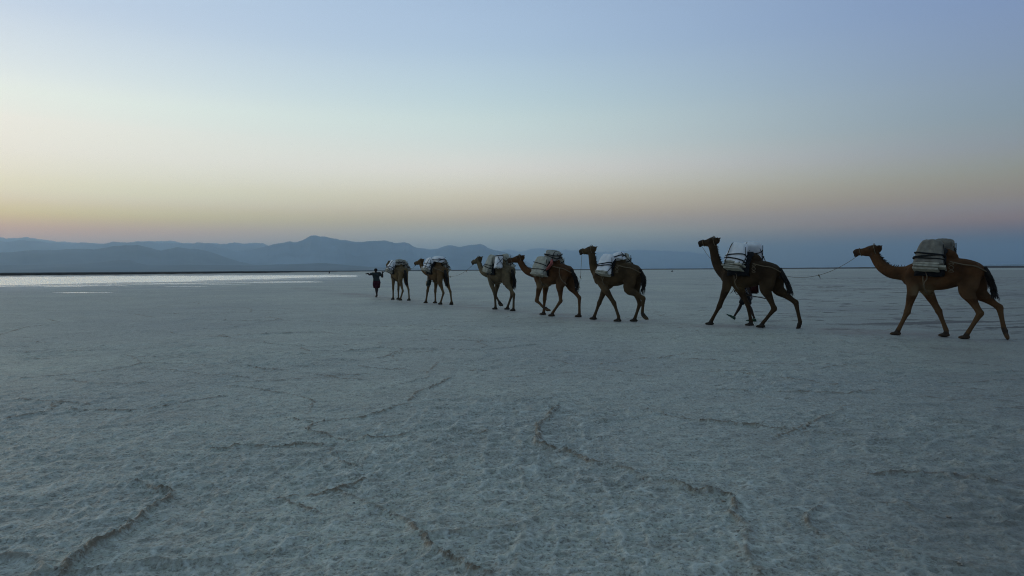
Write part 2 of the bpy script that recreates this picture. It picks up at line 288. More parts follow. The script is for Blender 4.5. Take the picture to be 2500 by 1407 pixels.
def ground_material():
    m = bpy.data.materials.new('salt_crust'); m.use_nodes = True
    t = m.node_tree; n = t.nodes; l = t.links; b = n['Principled BSDF']
    g = n.new('ShaderNodeNewGeometry')
    def noise(sc, det=5, rough=.55, vec=None, stretch=None):
        z = n.new('ShaderNodeTexNoise'); z.inputs['Scale'].default_value = sc; z.inputs['Detail'].default_value = det; z.inputs['Roughness'].default_value = rough
        src = g.outputs['Position']
        if stretch:
            mp = n.new('ShaderNodeMapping'); mp.inputs['Scale'].default_value = stretch; l.new(src, mp.inputs[0]); src = mp.outputs[0]
        l.new(src, z.inputs[0]); return z.outputs[0]
    def rng(v, a, b_, c=0., d_=1.):
        q = n.new('ShaderNodeMapRange'); l.new(v, q.inputs[0]); q.inputs[1].default_value = a; q.inputs[2].default_value = b_
        q.inputs[3].default_value = c; q.inputs[4].default_value = d_; return q.outputs[0]
    def mix(f, a, b_):
        q = n.new('ShaderNodeMix'); q.data_type = 'RGBA'
        if isinstance(f, float): q.inputs[0].default_value = f
        else: l.new(f, q.inputs[0])
        for i, v in ((6, a), (7, b_)):
            if isinstance(v, tuple): q.inputs[i].default_value = (*v, 1)
            else: l.new(v, q.inputs[i])
        return q.outputs[2]
    def at(name):
        q = n.new('ShaderNodeAttribute'); q.attribute_name = name; return q.outputs['Fac']
    def mul(a, b_):
        q = n.new('ShaderNodeMath'); q.operation = 'MULTIPLY'
        for i, v in enumerate((a, b_)):
            if isinstance(v, float): q.inputs[i].default_value = v
            else: l.new(v, q.inputs[i])
        return q.outputs[0]
    SALT = (.565, .575, .46)
    c = mix(rng(noise(.12, 4), .35, .68), SALT, (.355, .36, .335))
    c = mix(rng(noise(1.1, 6), .42, .72, 0, .55), c, (.31, .285, .24))
    c = mix(rng(noise(8, 7, .7), .47, .62, 0, .6), c, (.22, .20, .16))
    c = mix(rng(noise(2.6, 6, .7), .55, .75, 0, .6), c, (.25, .225, .19))
    c = mix(rng(noise(31, 5, .7), .50, .66, 0, .7), c, (.60, .62, .60))
    c = mix(rng(noise(45, 3, .65), .50, .62, 0, .75), c, (.16, .14, .11))
    c = mix(mul(rng(at('crest'), .25, .9), rng(noise(6, 5, .7), .36, .60, .15, .85)), c, (.74, .75, .67))
    c = mix(mul(rng(at('ridge'), .35, .95), rng(noise(21, 4, .7), .53, .62)), c, (.60, .575, .50))
    c = mix(mul(rng(at('ridge'), .15, .85), rng(noise(13, 5, .7), .40, .54)), c, (.22, .17, .115))
    c = mix(rng(at('soil_vignette'), .1, .9, 0, .6), c, (.20, .185, .165))
    c = mix(rng(at('path'), .15, .8, 0, .75), c, (.27, .215, .185))
    c = mix(rng(at('crack'), .1, .8, 0, .95), c, (.075, .058, .048))
    c = mix(rng(at('mid'), 0, 1, 0, .55), c, (.16, .14, .13))
    c = mix(at('mud'), c, (.030, .026, .023))
    c = mix(rng(at('wet'), 0, 1, 0, .55), c, (.26, .28, .33))
    l.new(c, b.inputs['Base Color'])
    ro = n.new('ShaderNodeMath'); ro.operation = 'SUBTRACT'; ro.inputs[0].default_value = .60; l.new(mul(at('wet'), .15), ro.inputs[1])
    l.new(ro.outputs[0], b.inputs['Roughness']); l.new(rng(at('mud'), 0, 1, .55, 0.), b.inputs['Specular IOR Level'])
    bp = n.new('ShaderNodeBump'); bp.inputs['Strength'].default_value = 1.0; bp.inputs['Distance'].default_value = .02
    ns = n.new('ShaderNodeMath'); ns.operation = 'ADD'; l.new(noise(34, 6, .65), ns.inputs[0]); l.new(mul(noise(7, 4, .6), 1.4), ns.inputs[1])
    l.new(ns.outputs[0], bp.inputs['Height']); l.new(bp.outputs[0], b.inputs['Normal'])
    return m
ground = link('ground', gm, None, ground_material()); tag(ground, kind='structure')

# brine sheet: level water that shows wherever the flat dips below it
wm = bpy.data.materials.new('brine'); wm.use_nodes = True
b_ = wm.node_tree.nodes['Principled BSDF']; b_.inputs['Base Color'].default_value = (.78, .77, .70, 1); b_.inputs['Roughness'].default_value = .26; b_.inputs['Coat Weight'].default_value = 1.0; b_.inputs['Coat Roughness'].default_value = .25; b_.inputs['Coat IOR'].default_value = 1.4; b_.inputs['IOR'].default_value = 1.5
aw = np.radians(np.linspace(-92, -8, 60)); rw = np.array([44, 80, 140, 220, 330.0])
WV = np.array([(r*math.sin(q), r*math.cos(q), -.012) for r in rw for q in aw])
WF = np.array([(i*60+j, i*60+j+1, (i+1)*60+j+1, (i+1)*60+j) for i in range(4) for j in range(59)])
water = link('water', np_mesh('water', WV, WF), None, wm); tag(water, kind='structure')

# ------------------------------------------------------------------ mountains: each range a relief with its own distance and depth
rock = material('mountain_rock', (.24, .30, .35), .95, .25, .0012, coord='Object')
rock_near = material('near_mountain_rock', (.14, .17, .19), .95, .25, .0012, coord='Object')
def mountain_range(name, prof, dist, depth, seed, rough=1.0, rk=None):
    A = np.array([p[0] for p in prof]); E = np.array([p[1] for p in prof])
    n = int((A[-1]-A[0])/.035)+2; q = np.linspace(A[0], A[-1], n)
    order = np.argsort(A); el = np.interp(q, A[order], E[order])
    hgt = np.maximum(dist*np.tan(np.radians(np.maximum(el, 0))), 0)
    s = q*dist*math.pi/180
    hgt = hgt*(1+.055*rough*(fbm(s/260, s*0, seed, 5, .6)-.5)*2)
    m = 27; V = []; tt = np.linspace(-1, 1, m)
    for t in tt:
        r = dist+depth*t*(1.0+.25*(fbm(s/2500, s*0+t, seed+3, 2)-.5))
        f = (1-abs(t))**.95
        spur = 1-.30*np.sin(math.pi*abs(t))*(np.abs(2*fbm(s/900+t*1.2, s*0+t*2.6, seed+9, 5, .6)-1))*1.9
        z = hgt*np.clip(f*spur, 0, f)*np.where(t == 0, 1, np.cos(0))
        # slopes may not peep over the crest seen from the flat
        z = np.minimum(z, hgt*np.where(t < 0, r/dist, 1.0)*1.0)
        a_ = np.radians(q); V.append(np.stack([r*np.sin(a_), r*np.cos(a_), z-(2 if abs(t) > .99 else 0)], 1))
    V = np.concatenate(V); I = np.arange(m*n).reshape(m, n)
    Fq = np.stack([I[:-1, :-1], I[:-1, 1:], I[1:, 1:], I[1:, :-1]], -1).reshape(-1, 4)
    o = link(name, np_mesh(name, V, Fq), None, rk or rock); tag(o, kind='structure'); return o
FAR = [(-38.36, 2.031), (-36.8, 2.308), (-36.08, 2.295), (-35.35, 2.371), (-34.35, 2.209), (-33.5, 2.123), (-32.46, 2.037), (-30.85, 2.008), (-29.0, 2.195), (-26.58, 2.338), (-25.58, 2.129), (-23.02, 2.133), (-20.9, 2.002)]
BACK = [(-37.98, 1.941), (-36.8, 2.111), (-36.09, 2.096), (-35.35, 2.21), (-34.86, 2.18), (-34.1, 2.01), (-32.9, 1.978), (-32.29, 2.019), (-30.85, 2.061), (-30.12, 2.231), (-29.37, 2.157), (-28.23, 2.184), (-27.46, 2.107), (-26.78, 2.115), (-26.09, 2.068), (-24.98, 2.136), (-24.16, 2.122), (-23.54, 2.072), (-22.71, 2.136), (-21.11, 2.208), (-20.03, 2.205), (-19.59, 2.046), (-18.72, 1.724), (-17.61, 0.905)]
MAIN = [(-26.62, 0.131), (-25.6, 1.128), (-24.78, 1.97), (-24.16, 2.111), (-23.65, 1.924), (-22.82, 1.76), (-21.98, 1.537), (-20.9, 1.657), (-19.59, 1.976), (-19.63, 2.036), (-18.97, 2.122), (-17.96, 2.316), (-17.63, 2.306), (-16.72, 2.56), (-16.38, 2.704), (-16.04, 2.765), (-15.7, 2.756), (-15.52, 2.829), (-15.29, 2.807), (-15.12, 2.713), (-15.01, 2.654), (-14.08, 2.504), (-12.92, 2.342), (-11.5, 2.37), (-10.55, 2.456), (-10.31, 2.433), (-9.71, 2.191), (-9.23, 2.276), (-8.87, 2.288), (-8.51, 2.13), (-8.15, 1.91), (-6.81, 1.7), (-6.2, 1.76), (-5.84, 1.881), (-5.35, 2.04), (-4.98, 2.039), (-4.24, 1.901), (-3.63, 2.034), (-3.01, 2.118), (-2.64, 2.141), (-2.27, 1.992), (-2.03, 1.806), (-1.29, 1.556), (-0.3, 1.365), (0.56, 0.99), (1.8, 0.364), (3.03, -0.137)]
RIGHT = [(-3.77, -0.22), (-2.52, 1.254), (-1.29, 1.593), (-0.3, 1.673), (0.57, 1.483), (2.3, 1.78), (3.16, 1.712), (4.88, 1.576), (6.11, 1.541), (7.32, 1.37), (8.54, 1.445), (9.74, 1.505), (10.94, 1.541), (12.71, 1.436), (14.47, 1.355), (16.19, 1.097), (17.89, 0.724), (20.1, -0.112)]
FRONT = [(-38.37, 1.238), (-36.82, 1.321), (-35.78, 1.411), (-34.79, 1.523), (-32.73, 1.649), (-31.4, 1.632), (-30.31, 1.877), (-29.38, 1.975), (-28.72, 2.004), (-28.05, 1.795), (-27.18, 1.562), (-26.09, 1.814), (-25.19, 1.743), (-24.68, 1.725), (-24.07, 1.583), (-23.24, 1.247), (-22.41, 0.93), (-21.78, 0.735), (-20.38, 0.444), (-18.74, 0.087)]
FOOT = [(-38.39, 0.482), (-36.84, 0.481), (-34.39, 0.529), (-31.78, 0.631), (-30.33, 0.812), (-29.77, 0.834), (-29.21, 0.857), (-28.74, 0.684), (-28.07, 0.52), (-25.11, 0.503), (-20.92, 0.445), (-15.34, 0.604), (-11.84, 0.3), (-8.5, 0.16), (-5, 0.0)]
def ext(p, l0): return [(-75, .4), (-62, 1.2), (-50, l0)]+p
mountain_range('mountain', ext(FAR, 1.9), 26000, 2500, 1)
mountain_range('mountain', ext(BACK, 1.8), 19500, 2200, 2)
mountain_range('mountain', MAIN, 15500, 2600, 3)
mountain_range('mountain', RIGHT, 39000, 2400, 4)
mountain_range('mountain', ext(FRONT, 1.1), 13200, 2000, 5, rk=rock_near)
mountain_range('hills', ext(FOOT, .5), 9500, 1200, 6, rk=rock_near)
# low dark bank along the right horizon, and a far rise behind it
mudm = material('far_mud', (.030, .026, .023), .9, .3, .01)
def bank(name, d0, d1, azs, hs, mat, seed):
    q = np.linspace(azs[0], azs[-1], 240); hh = np.interp(q, azs, hs)*(.85+.3*fbm(q*3, q*0, seed, 4))
    V = []
    for t, f in ((0, 0), (.12, .8), (.3, 1), (.7, .95), (1, 0)):
        r = d0+(d1-d0)*t; a_ = np.radians(q); V.append(np.stack([r*np.sin(a_), r*np.cos(a_), hh*f-.05], 1))
    I = np.arange(5*240).reshape(5, 240); Fq = np.stack([I[:-1, :-1], I[:-1, 1:], I[1:, 1:], I[1:, :-1]], -1).reshape(-1, 4)
    o = link(name, np_mesh(name, np.concatenate(V), Fq), None, mat); tag(o, kind='structure'); return o
bank('far_bank', 1000, 1500, [-60,-20,-12,0,12,22,30,37,50,80], [0,0,.2,.85,1.1,1.5,2.2,2.8,3,2], mudm, 7)
bank('far_hills', 9000, 11000, [27,31,34,37,42,60], [0,14,26,30,40,30], rock, 8)

# ------------------------------------------------------------------ haze over the plain
hz = bpy.data.meshes.new('haze'); bmh = bmesh.new(); bmesh.ops.create_cube(bmh, size=1); bmh.to_mesh(hz); bmh.free()
HAZE_TOP = 1450.0
haze = link('haze', hz); haze.scale = (98000, 98000, HAZE_TOP+1.2); haze.location = (0, 0, (HAZE_TOP-1.2)/2)
hm = bpy.data.materials.new('haze'); hm.use_nodes = True; hn = hm.node_tree.nodes; hn.clear()
ho = hn.new('ShaderNodeOutputMaterial'); hv = hn.new('ShaderNodeVolumePrincipled')
hv.inputs['Color'].default_value = (.55, .76, .95, 1); hv.inputs['Density'].default_value = 6.2e-5; hv.inputs['Anisotropy'].default_value = .6
hm.node_tree.links.new(hv.outputs[0], ho.inputs['Volume']); hz.materials.append(hm)
tag(haze, kind='stuff')

# ------------------------------------------------------------------ shapes
def cat_rom(P, n):
    P = [np.array(p, float) for p in P]
    if len(P) < 3: 
        return [P[0]*(1-t)+P[-1]*t for t in np.linspace(0, 1, n*(len(P)-1)+1)]
    Q = [2*P[0]-P[1]]+P+[2*P[-1]-P[-2]]; out = []
    for i in range(1, len(Q)-2):
        for k in range(n):
            t = k/n; a, b, c, d = Q[i-1], Q[i], Q[i+1], Q[i+2]
            out.append(.5*((2*b)+(-a+c)*t+(2*a-5*b+4*c-d)*t*t+(-a+3*b-3*c+d)*t**3))
    out.append(P[-1]); return out
def tube(bm, pts, rad, seg=10, sub=4, side=None, cap=True):
    """closed tube through pts; rad: per point a number or (half width sideways, half height); side: a fixed sideways axis"""
    rr = [(r, r) if isinstance(r, (int, float)) else r for r in rad]
    full = [np.concatenate([np.array(p, float), np.array(r, float)]) for p, r in zip(pts, rr)]
    S = cat_rom(full, sub) if sub > 1 else full
    C = np.array([s[:3] for s in S]); Rr = np.array([s[3:] for s in S]).clip(.001)
    T = np.gradient(C, axis=0); T /= np.linalg.norm(T, axis=1)[:, None]+1e-9
    if side is None:
        u = np.cross(T[0], (0, 0, 1)); 
        if np.linalg.norm(u) < .2: u = np.cross(T[0], (1, 0, 0))
        u /= np.linalg.norm(u)
    rings = []
    for i in range(len(C)):
        if side is not None: u = np.array(side, float)
        u = u-T[i]*np.dot(u, T[i]); u /= np.linalg.norm(u)+1e-9; v = np.cross(u, T[i]); 
        rings.append([bm.verts.new(C[i]+u*Rr[i, 0]*math.cos(a)+v*Rr[i, 1]*math.sin(a)) for a in np.linspace(0, 2*math.pi, seg, endpoint=False)])
    for a, b in zip(rings[:-1], rings[1:]):
        for k in range(seg): bm.faces.new((a[k], a[(k+1) % seg], b[(k+1) % seg], b[k]))
    if cap:
        bm.faces.new(rings[0][::-1]); bm.faces.new(rings[-1])
def ball(bm, c, r, rot=None, sub=2):
    m = Matrix.Translation(Vector(c)) @ (rot.to_4x4() if rot else Matrix.Identity(4)) @ Matrix.Diagonal((*r, 1) if not isinstance(r, (int, float)) else (r, r, r, 1))
    bmesh.ops.create_icosphere(bm, subdivisions=sub, radius=1, matrix=m)
def box(bm, c, d, rot=None, jit=0, rnd=None):
    m = Matrix.Translation(Vector(c)) @ (rot.to_4x4() if rot else Matrix.Identity(4)) @ Matrix.Diagonal((*d, 1))
    g = bmesh.ops.create_cube(bm, size=1, matrix=m)
    if jit:
        for v in g['verts']: v.co += Vector([rnd.uniform(-jit, jit) for _ in range(3)])
    return g['verts']
def remeshed(name, bm, voxel, smooth=4, fac=.5):
    """one continuous skin over all the overlapping volumes in bm"""
    bmesh.ops.recalc_face_normals(bm, faces=bm.faces)
    me = bpy.data.meshes.new('tmp'); bm.to_mesh(me); bm.free()
    o = bpy.data.objects.new('tmp', me); COL.objects.link(o)
    m = o.modifiers.new('r', 'REMESH'); m.mode = 'VOXEL'; m.voxel_size = voxel
    s = o.modifiers.new('s', 'SMOOTH'); s.factor = fac; s.iterations = smooth
    dg = bpy.context.evaluated_depsgraph_get()
    out = bpy.data.meshes.new_from_object(o.evaluated_get(dg)); out.name = name
    bpy.data.objects.remove(o, do_unlink=True); bpy.data.meshes.remove(me)
    out.shade_smooth(); return out
def rope_obj(name, pts, r, mat, parent=None, sub=5, seg=6):
    bm = bmesh.new(); tube(bm, pts, [r]*len(pts), seg, sub); return bm_obj(name, bm, parent, mat)

# ------------------------------------------------------------------ materials of the caravan
M_HAIR = material('dark_hair', (.016, .012, .010), .9, .4, 30)
M_HOOF = material('dark_pad', (.035, .028, .024), .9, .3, 20)
M_EYE = material('eye', (.01, .008, .006), .15, .1, 5, spec=.6)
M_ROPE = material('hemp_rope', (.16, .12, .075), .95, .3, 60)
M_STRAP = material('black_strap', (.010, .010, .011), .8, .3, 40)
M_PAD = material('saddle_felt', (.012, .012, .014), .97, .4, 14, .5, 60)
M_WHITE = material('white_sack', (.82, .82, .82), .75, .10, 7, .35, 22)
M_CANVAS = material('grey_canvas', (.33, .31, .26), .92, .22, 8, .5, 26)
M_DUST = material('dusty_canvas', (.205, .185, .15), .93, .3, 8, .6, 26)
M_BEIGE = material('beige_canvas', (.42, .40, .32), .92, .22, 8, .5, 26)
M_SLAB = material('salt_slab', (.36, .335, .265), .9, .28, 11, .6, 40)
M_PINK = material('faded_pink_cloth', (.34, .10, .085), .95, .3, 12, .4, 40)
M_RED = material('dark_red_cloth', (.030, .004, .005), .95, .3, 12, .4, 40)
M_SKIN = material('dark_skin', (.030, .018, .013), .6, .2, 12)
M_SHIRT = material('dark_green_cotton', (.030, .042, .040), .95, .25, 15, .4, 40)
M_SHORTS = material('maroon_cotton', (.048, .010, .018), .95, .25, 15, .4, 40)
M_BLACKCLOTH = material('black_cotton', (.012, .012, .014), .95, .25, 15, .4, 40)
M_SHOE = material('green_rubber', (.008, .045, .024), .6, .2, 10)
M_CAN = material('dark_green_plastic', (.010, .022, .016), .5, .2, 10)
M_WOOD = material('stick_wood', (.045, .030, .020), .85, .4, 20)
def coat(name, back, pale, leg):
    """camel coat: paler on brisket and lower legs, darker towards muzzle and pads, each from its own attribute"""
    m = bpy.data.materials.new(name); m.use_nodes = True; t = m.node_tree; n = t.nodes; l = t.links; b = n['Principled BSDF']
    b.inputs['Roughness'].default_value = .88; b.inputs['Specular IOR Level'].default_value = .2
    tc = n.new('ShaderNodeTexCoord')
    def noise(s, d=5):
        z = n.new('ShaderNodeTexNoise'); z.inputs['Scale'].default_value = s; z.inputs['Detail'].default_value = d; l.new(tc.outputs['Object'], z.inputs[0]); return z.outputs[0]
    def mix(f, a, c):
        q = n.new('ShaderNodeMix'); q.data_type = 'RGBA'; l.new(f, q.inputs[0])
        for i, v in ((6, a), (7, c)):
            if isinstance(v, tuple): q.inputs[i].default_value = (*v, 1)
            else: l.new(v, q.inputs[i])
        return q.outputs[2]
    def rg(v, a, c, d=0., e=1.):
        q = n.new('ShaderNodeMapRange'); l.new(v, q.inputs[0]); q.inputs[1].default_value = a; q.inputs[2].default_value = c; q.inputs[3].default_value = d; q.inputs[4].default_value = e; return q.outputs[0]
    def at(k):
        q = n.new('ShaderNodeAttribute'); q.attribute_name = k; return q.outputs['Fac']
    c = mix(rg(noise(3.2), .32, .66), tuple(x*.62 for x in back), tuple(x*1.38 for x in back))
    c = mix(rg(noise(22), .45, .75, 0, .4), c, tuple(x*.6 for x in back))
    c = mix(at('pale'), c, pale); c = mix(at('leg'), c, leg); c = mix(at('dark'), c, (.030, .024, .020))
    l.new(c, b.inputs['Base Color'])
    bp = n.new('ShaderNodeBump'); bp.inputs['Strength'].default_value = .5; bp.inputs['Distance'].default_value = .02; l.new(noise(26, 6), bp.inputs['Height']); l.new(bp.outputs[0], b.inputs['Normal'])
    return m

# ------------------------------------------------------------------ camel
def camel(pos, heading, neck, poll, head_yaw, head_pitch, legs, cm, label, seed, tail, scale=1.0, neck_y=0.0):
    """local x forward, y left, z up; legs: name -> list of (x, z) knee/hock, fetlock and the foot's state"""
    rnd = random.Random(seed)
    root = empty('camel', (pos[0], pos[1], 0), heading); root.scale = (scale,)*3
    tag(root, label, 'camel', 'camels walking in the salt caravan')
    bm = bmesh.new(); Yx = (0, 1, 0)
    st = [(.80,1.50,1.33,.06),(.72,1.62,1.22,.15),(.56,1.71,1.13,.215),(.36,1.77,1.08,.255),(.16,1.82,1.07,.285),(-.08,1.86,1.09,.315),(-.32,1.83,1.16,.305),(-.53,1.80,1.22,.265),(-.71,1.73,1.29,.225),(-.84,1.62,1.36,.14),(-.90,1.53,1.44,.05)]
    tube(bm, [(x, 0, (a+b)/2) for x, a, b, w_ in st], [(w_, (a-b)/2) for x, a, b, w_ in st], 18, 3, Yx)
    ball(bm, (-.02, 0, 1.82), (.36, .16, .24), None, 3)                 # hump, mostly under the load
    ball(bm, (.24, 0, 1.07), (.14, .10, .085))                          # brisket pad
    for s in (1, -1):
        ball(bm, (.50, s*.165, 1.42), (.17, .09, .30), Matrix.Rotation(R(-14), 3, 'Y'))
        ball(bm, (-.62, s*.14, 1.50), (.24, .13, .25)); ball(bm, (-.60, s*.165, 1.24), (.20, .095, .27))
    # neck
    nk = [(p[0], neck_y*max(0, (p[0]-.7))/.8, p[1]) for p in neck]
    hd = np.array([math.cos(head_pitch)*math.cos(head_yaw), math.cos(head_pitch)*math.sin(head_yaw), math.sin(head_pitch)])
    P = np.array([poll[0], neck_y*max(0, poll[0]-.7)/.8, poll[1]])
    up = np.array([-math.sin(head_pitch)*math.cos(head_yaw), -math.sin(head_pitch)*math.sin(head_yaw), math.cos(head_pitch)]); sd_ = np.cross(up, hd)
    base = P+hd*.02-up*.085
    path = [tuple(base)]+nk+[(.58, 0, 1.46)]
    k = len(path); rr = [(.085, .10)]+[(.092+.058*(i/(k-2))**1.4, .112+.072*(i/(k-2))**1.3) for i in range(k-2)]+[(.18, .205)]
    tube(bm, path, rr, 14, 4, Yx)
    # head
    hs = [(-.065,-.02,.05,.05),(-.01,-.080,.098,.082),(.08,-.092,.122,.096),(.18,-.115,.130,.092),(.28,-.125,.108,.076),(.37,-.118,.088,.064),(.455,-.112,.088,.066),(.515,-.118,.074,.060),(.555,-.128,.042,.038)]
    tube(bm, [tuple(P+hd*t+up*c) for t, c, hh, hw in hs], [(hw, hh) for t, c, hh, hw in hs], 14, 3, tuple(sd_))
    ball(bm, P+hd*.505-up*.198, (.05, .044, .032))                       # hanging lower lip
    for s in (1, -1):
        ball(bm, P+hd*.155+sd_*s*.068-up*.045, (.05, .03, .03))          # brow
        e0 = P+sd_*s*.072-up*.035-hd*.02; tip = e0-hd*.075+sd_*s*.028+up*.030
        tube(bm, [tuple(e0), tuple(e0*.5+tip*.5), tuple(tip)], [.024, .027, .010], 8, 2)
        ball(bm, P+hd*.53+sd_*s*.030-up*.080, (.026, .016, .018))        # nostril rims
    # legs
    foot_c = []
    for nm, (up_j, mid, low, state) in legs.items():
        s = 1 if nm[1] == 'L' else -1; fore = nm[0] == 'F'; y0 = s*(.17 if fore else .155); y1 = s*.15
        u_, m_, l_ = np.array([up_j[0], y0, up_j[1]]), np.array([mid[0], y1, mid[1]]), np.array([low[0], y1, low[1]])
        if fore:
            sh = np.array([.50, s*.165, 1.36])
            q1 = u_*.5+m_*.5
            pts = [sh, u_, u_*.72+m_*.28, u_*.38+m_*.62, m_*.88+u_*.12, m_, m_*.84+l_*.16, m_*.45+l_*.55, l_*.92+m_*.08, l_]
            rad = [(.095,.17),(.092,.130),(.084,.108),(.064,.080),(.064,.074),(.068,.080),(.053,.060),(.042,.048),(.048,.055),(.052,.056)]
        else:
            hip = np.array([-.64, s*.13, 1.50])
            pts = [hip, u_*.55+hip*.45, u_, u_*.62+m_*.38, u_*.25+m_*.75, m_*.93+u_*.07, m_, m_*.84+l_*.16, m_*.45+l_*.55, l_*.92+m_*.08, l_]
            rad = [(.12,.21),(.110,.205),(.100,.170),(.074,.108),(.050,.074),(.052,.078),(.055,.080),(.046,.064),(.040,.048),(.047,.052),(.050,.054)]
        tube(bm, [tuple(p) for p in pts], rad, 12, 3, Yx)
        # foot: two broad toes on one soft pad
        if state == 'flat': h_ = l_+np.array([0, 0, -(l_[2]-.035)]); fd = np.array([1, 0, 0]); nrm = np.array([0, 0, 1])
        else:
            fd = np.array([state[0], 0, state[1]], float); fd /= np.linalg.norm(fd); nrm = np.array([-fd[2], 0, fd[0]])
            h_ = l_+fd*.075
        c0 = h_-fd*.05 if state == 'flat' else l_+fd*.01
        tube(bm, [tuple(l_), tuple(l_*.4+(h_+fd*.02)*.6+np.array([0,0,.02])), tuple(h_+fd*.05+nrm*.012)], [.052, (.066,.060), (.078,.040)], 10, 3, Yx)
        for q in (-1, 1):
            tube(bm, [tuple(c0+np.array([0, q*.028, 0])), tuple(h_+fd*.03+np.array([0, q*.042, 0])), tuple(h_+fd*.11+np.array([0, q*.045, 0])), tuple(h_+fd*.165+np.array([0, q*.036, 0])-nrm*.008)],
                 [(.042,.034), (.062,.040), (.056,.038), (.022,.016)], 10, 3, Yx)
        foot_c.append(h_)
    me = remeshed('body', bm, .0165, 3)
    n = len(me.vertices); co = np.zeros(n*3, np.float32); me.vertices.foreach_get('co', co); co = co.reshape(-1, 3)
    x, y, z = co.T
    me.materials.append(cm)
    pale = sstep(-z, -1.30, -1.06)*sstep(x, -.05, .25)*sstep(-x, -.62, -.40)*(z > .95)
    attr(me, 'pale', np.clip(pale*.95+.35*sstep(-z, -1.5, -1.25)*(z > .9)*fbm(x*4, y*4+z*3, 5, 3), 0, 1))
    attr(me, 'leg', sstep(-z, -.95, -.55)*.8)
    fc = np.min([np.linalg.norm(co-(f+np.array([.05, 0, 0])), axis=1) for f in foot_c], axis=0)
    hp = (co-P)@hd; hu = (co-P)@up
    near_head = np.linalg.norm(co-(P+hd*.25-up*.1), axis=1) < .36
    attr(me, 'dark', np.clip(.85*sstep(-fc, -.15, -.09)+near_head*(.75*sstep(hp, .36, .52)+.45*sstep(hu, -.05, .0)), 0, 1))
    body = link('body', me, root)
    # eyes
    for s in (1, -1):
        b2 = bmesh.new(); ball(b2, P+hd*.165+sd_*s*.084-up*.062, .017, None, 2); bm_obj('eye', b2, root, M_EYE)
    # tufted fringe along the crest of the neck, beard under the throat
    b2 = bmesh.new(); cr = cat_rom(path, 8); cr = np.array(cr)
    tg = np.gradient(cr, axis=0)
    for i in range(150):
        t = rnd.random()**1.3*(len(cr)-8); j = int(t); f = t-j
        c = cr[j]*(1-f)+cr[j+1]*f; d = tg[j]/np.linalg.norm(tg[j]); nup = np.cross(d, (0, 1, 0)); 
        if nup[0] > 0 and nup[2] < .2 or nup[2] < -.2: nup = -nup
        rad_ = .088+.06*(t/len(cr))**1.4
        ln = rnd.uniform(.05, .11); w2 = .012
        a_ = c+nup*(rad_-.02)+np.array([0, rnd.uniform(-.035, .035), 0]); tip = a_+nup*ln+d*rnd.uniform(.0, .06)+np.array([0, rnd.uniform(-.03, .03), 0])
        v = [b2.verts.new(a_+d*w2), b2.verts.new(a_-d*w2), b2.verts.new(a_+np.array([0, w2, 0])), b2.verts.new(tip)]
        b2.faces.new((v[0], v[1], v[3])); b2.faces.new((v[1], v[2], v[3])); b2.faces.new((v[2], v[0], v[3]))
    tag(bm_obj('mane', b2, root, M_HAIR, False), kind='stuff')
    # tail: a tapering dock with long hair
    b2 = bmesh.new(); tp = [(-.86, 0, 1.60)]+[(a_, rnd.uniform(-.03, .03), b_2) for a_, b_2 in tail]
    tube(b2, tp, [.055]+[.068-.010*i for i in range(len(tail)-1)]+[.014], 8, 4)
    tc_ = np.array(cat_rom(tp, 8)); L_ = len(tc_)
    for i in range(170):
        j = int(rnd.uniform(.12, .98)*(L_-1)); c = tc_[j]; d = tc_[min(j+2, L_-1)]-tc_[max(j-2, 0)]; d = d/np.linalg.norm(d)
        a_ = rnd.uniform(0, 6.28); o_ = np.array([math.cos(a_)*.06, math.sin(a_)*.06, 0]); ln = rnd.uniform(.12, .26)
        p0 = c+o_*.6; p1 = c+d*ln*.5+o_*1.25; p2 = c+d*ln+o_*rnd.uniform(.6, 1.7)
        sdv = np.cross(d, o_); sdv = sdv/(np.linalg.norm(sdv)+1e-9)*.011
        v = [b2.verts.new(p) for p in (p0+sdv, p0-sdv, p1+sdv, p1-sdv, p2)]
        b2.faces.new((v[0], v[1], v[3], v[2])); b2.faces.new((v[2], v[3], v[4]))
    tag(bm_obj('tail', b2, root, M_HAIR, False), kind='stuff')
    # halter: cord round the muzzle and behind the jaw
    for t, hh, hw, cz in ((.39, .096, .072, -.118), (.05, .145, .105, -.09)):
        ring = [tuple(P+hd*(t+.02*math.sin(a_))+up*(cz+hh*math.sin(a_))+sd_*hw*math.cos(a_)) for a_ in np.linspace(0, 2*math.pi, 13)]
        rope_obj('halter', ring, .009, M_ROPE, root, 2)
    mouth = P+hd*.46-up*.20
    Mw = Matrix.Translation((pos[0], pos[1], 0)) @ Matrix.Rotation(heading, 4, 'Z') @ Matrix.Diagonal((scale, scale, scale, 1))
    return root, Mw, Mw @ Vector(mouth), P

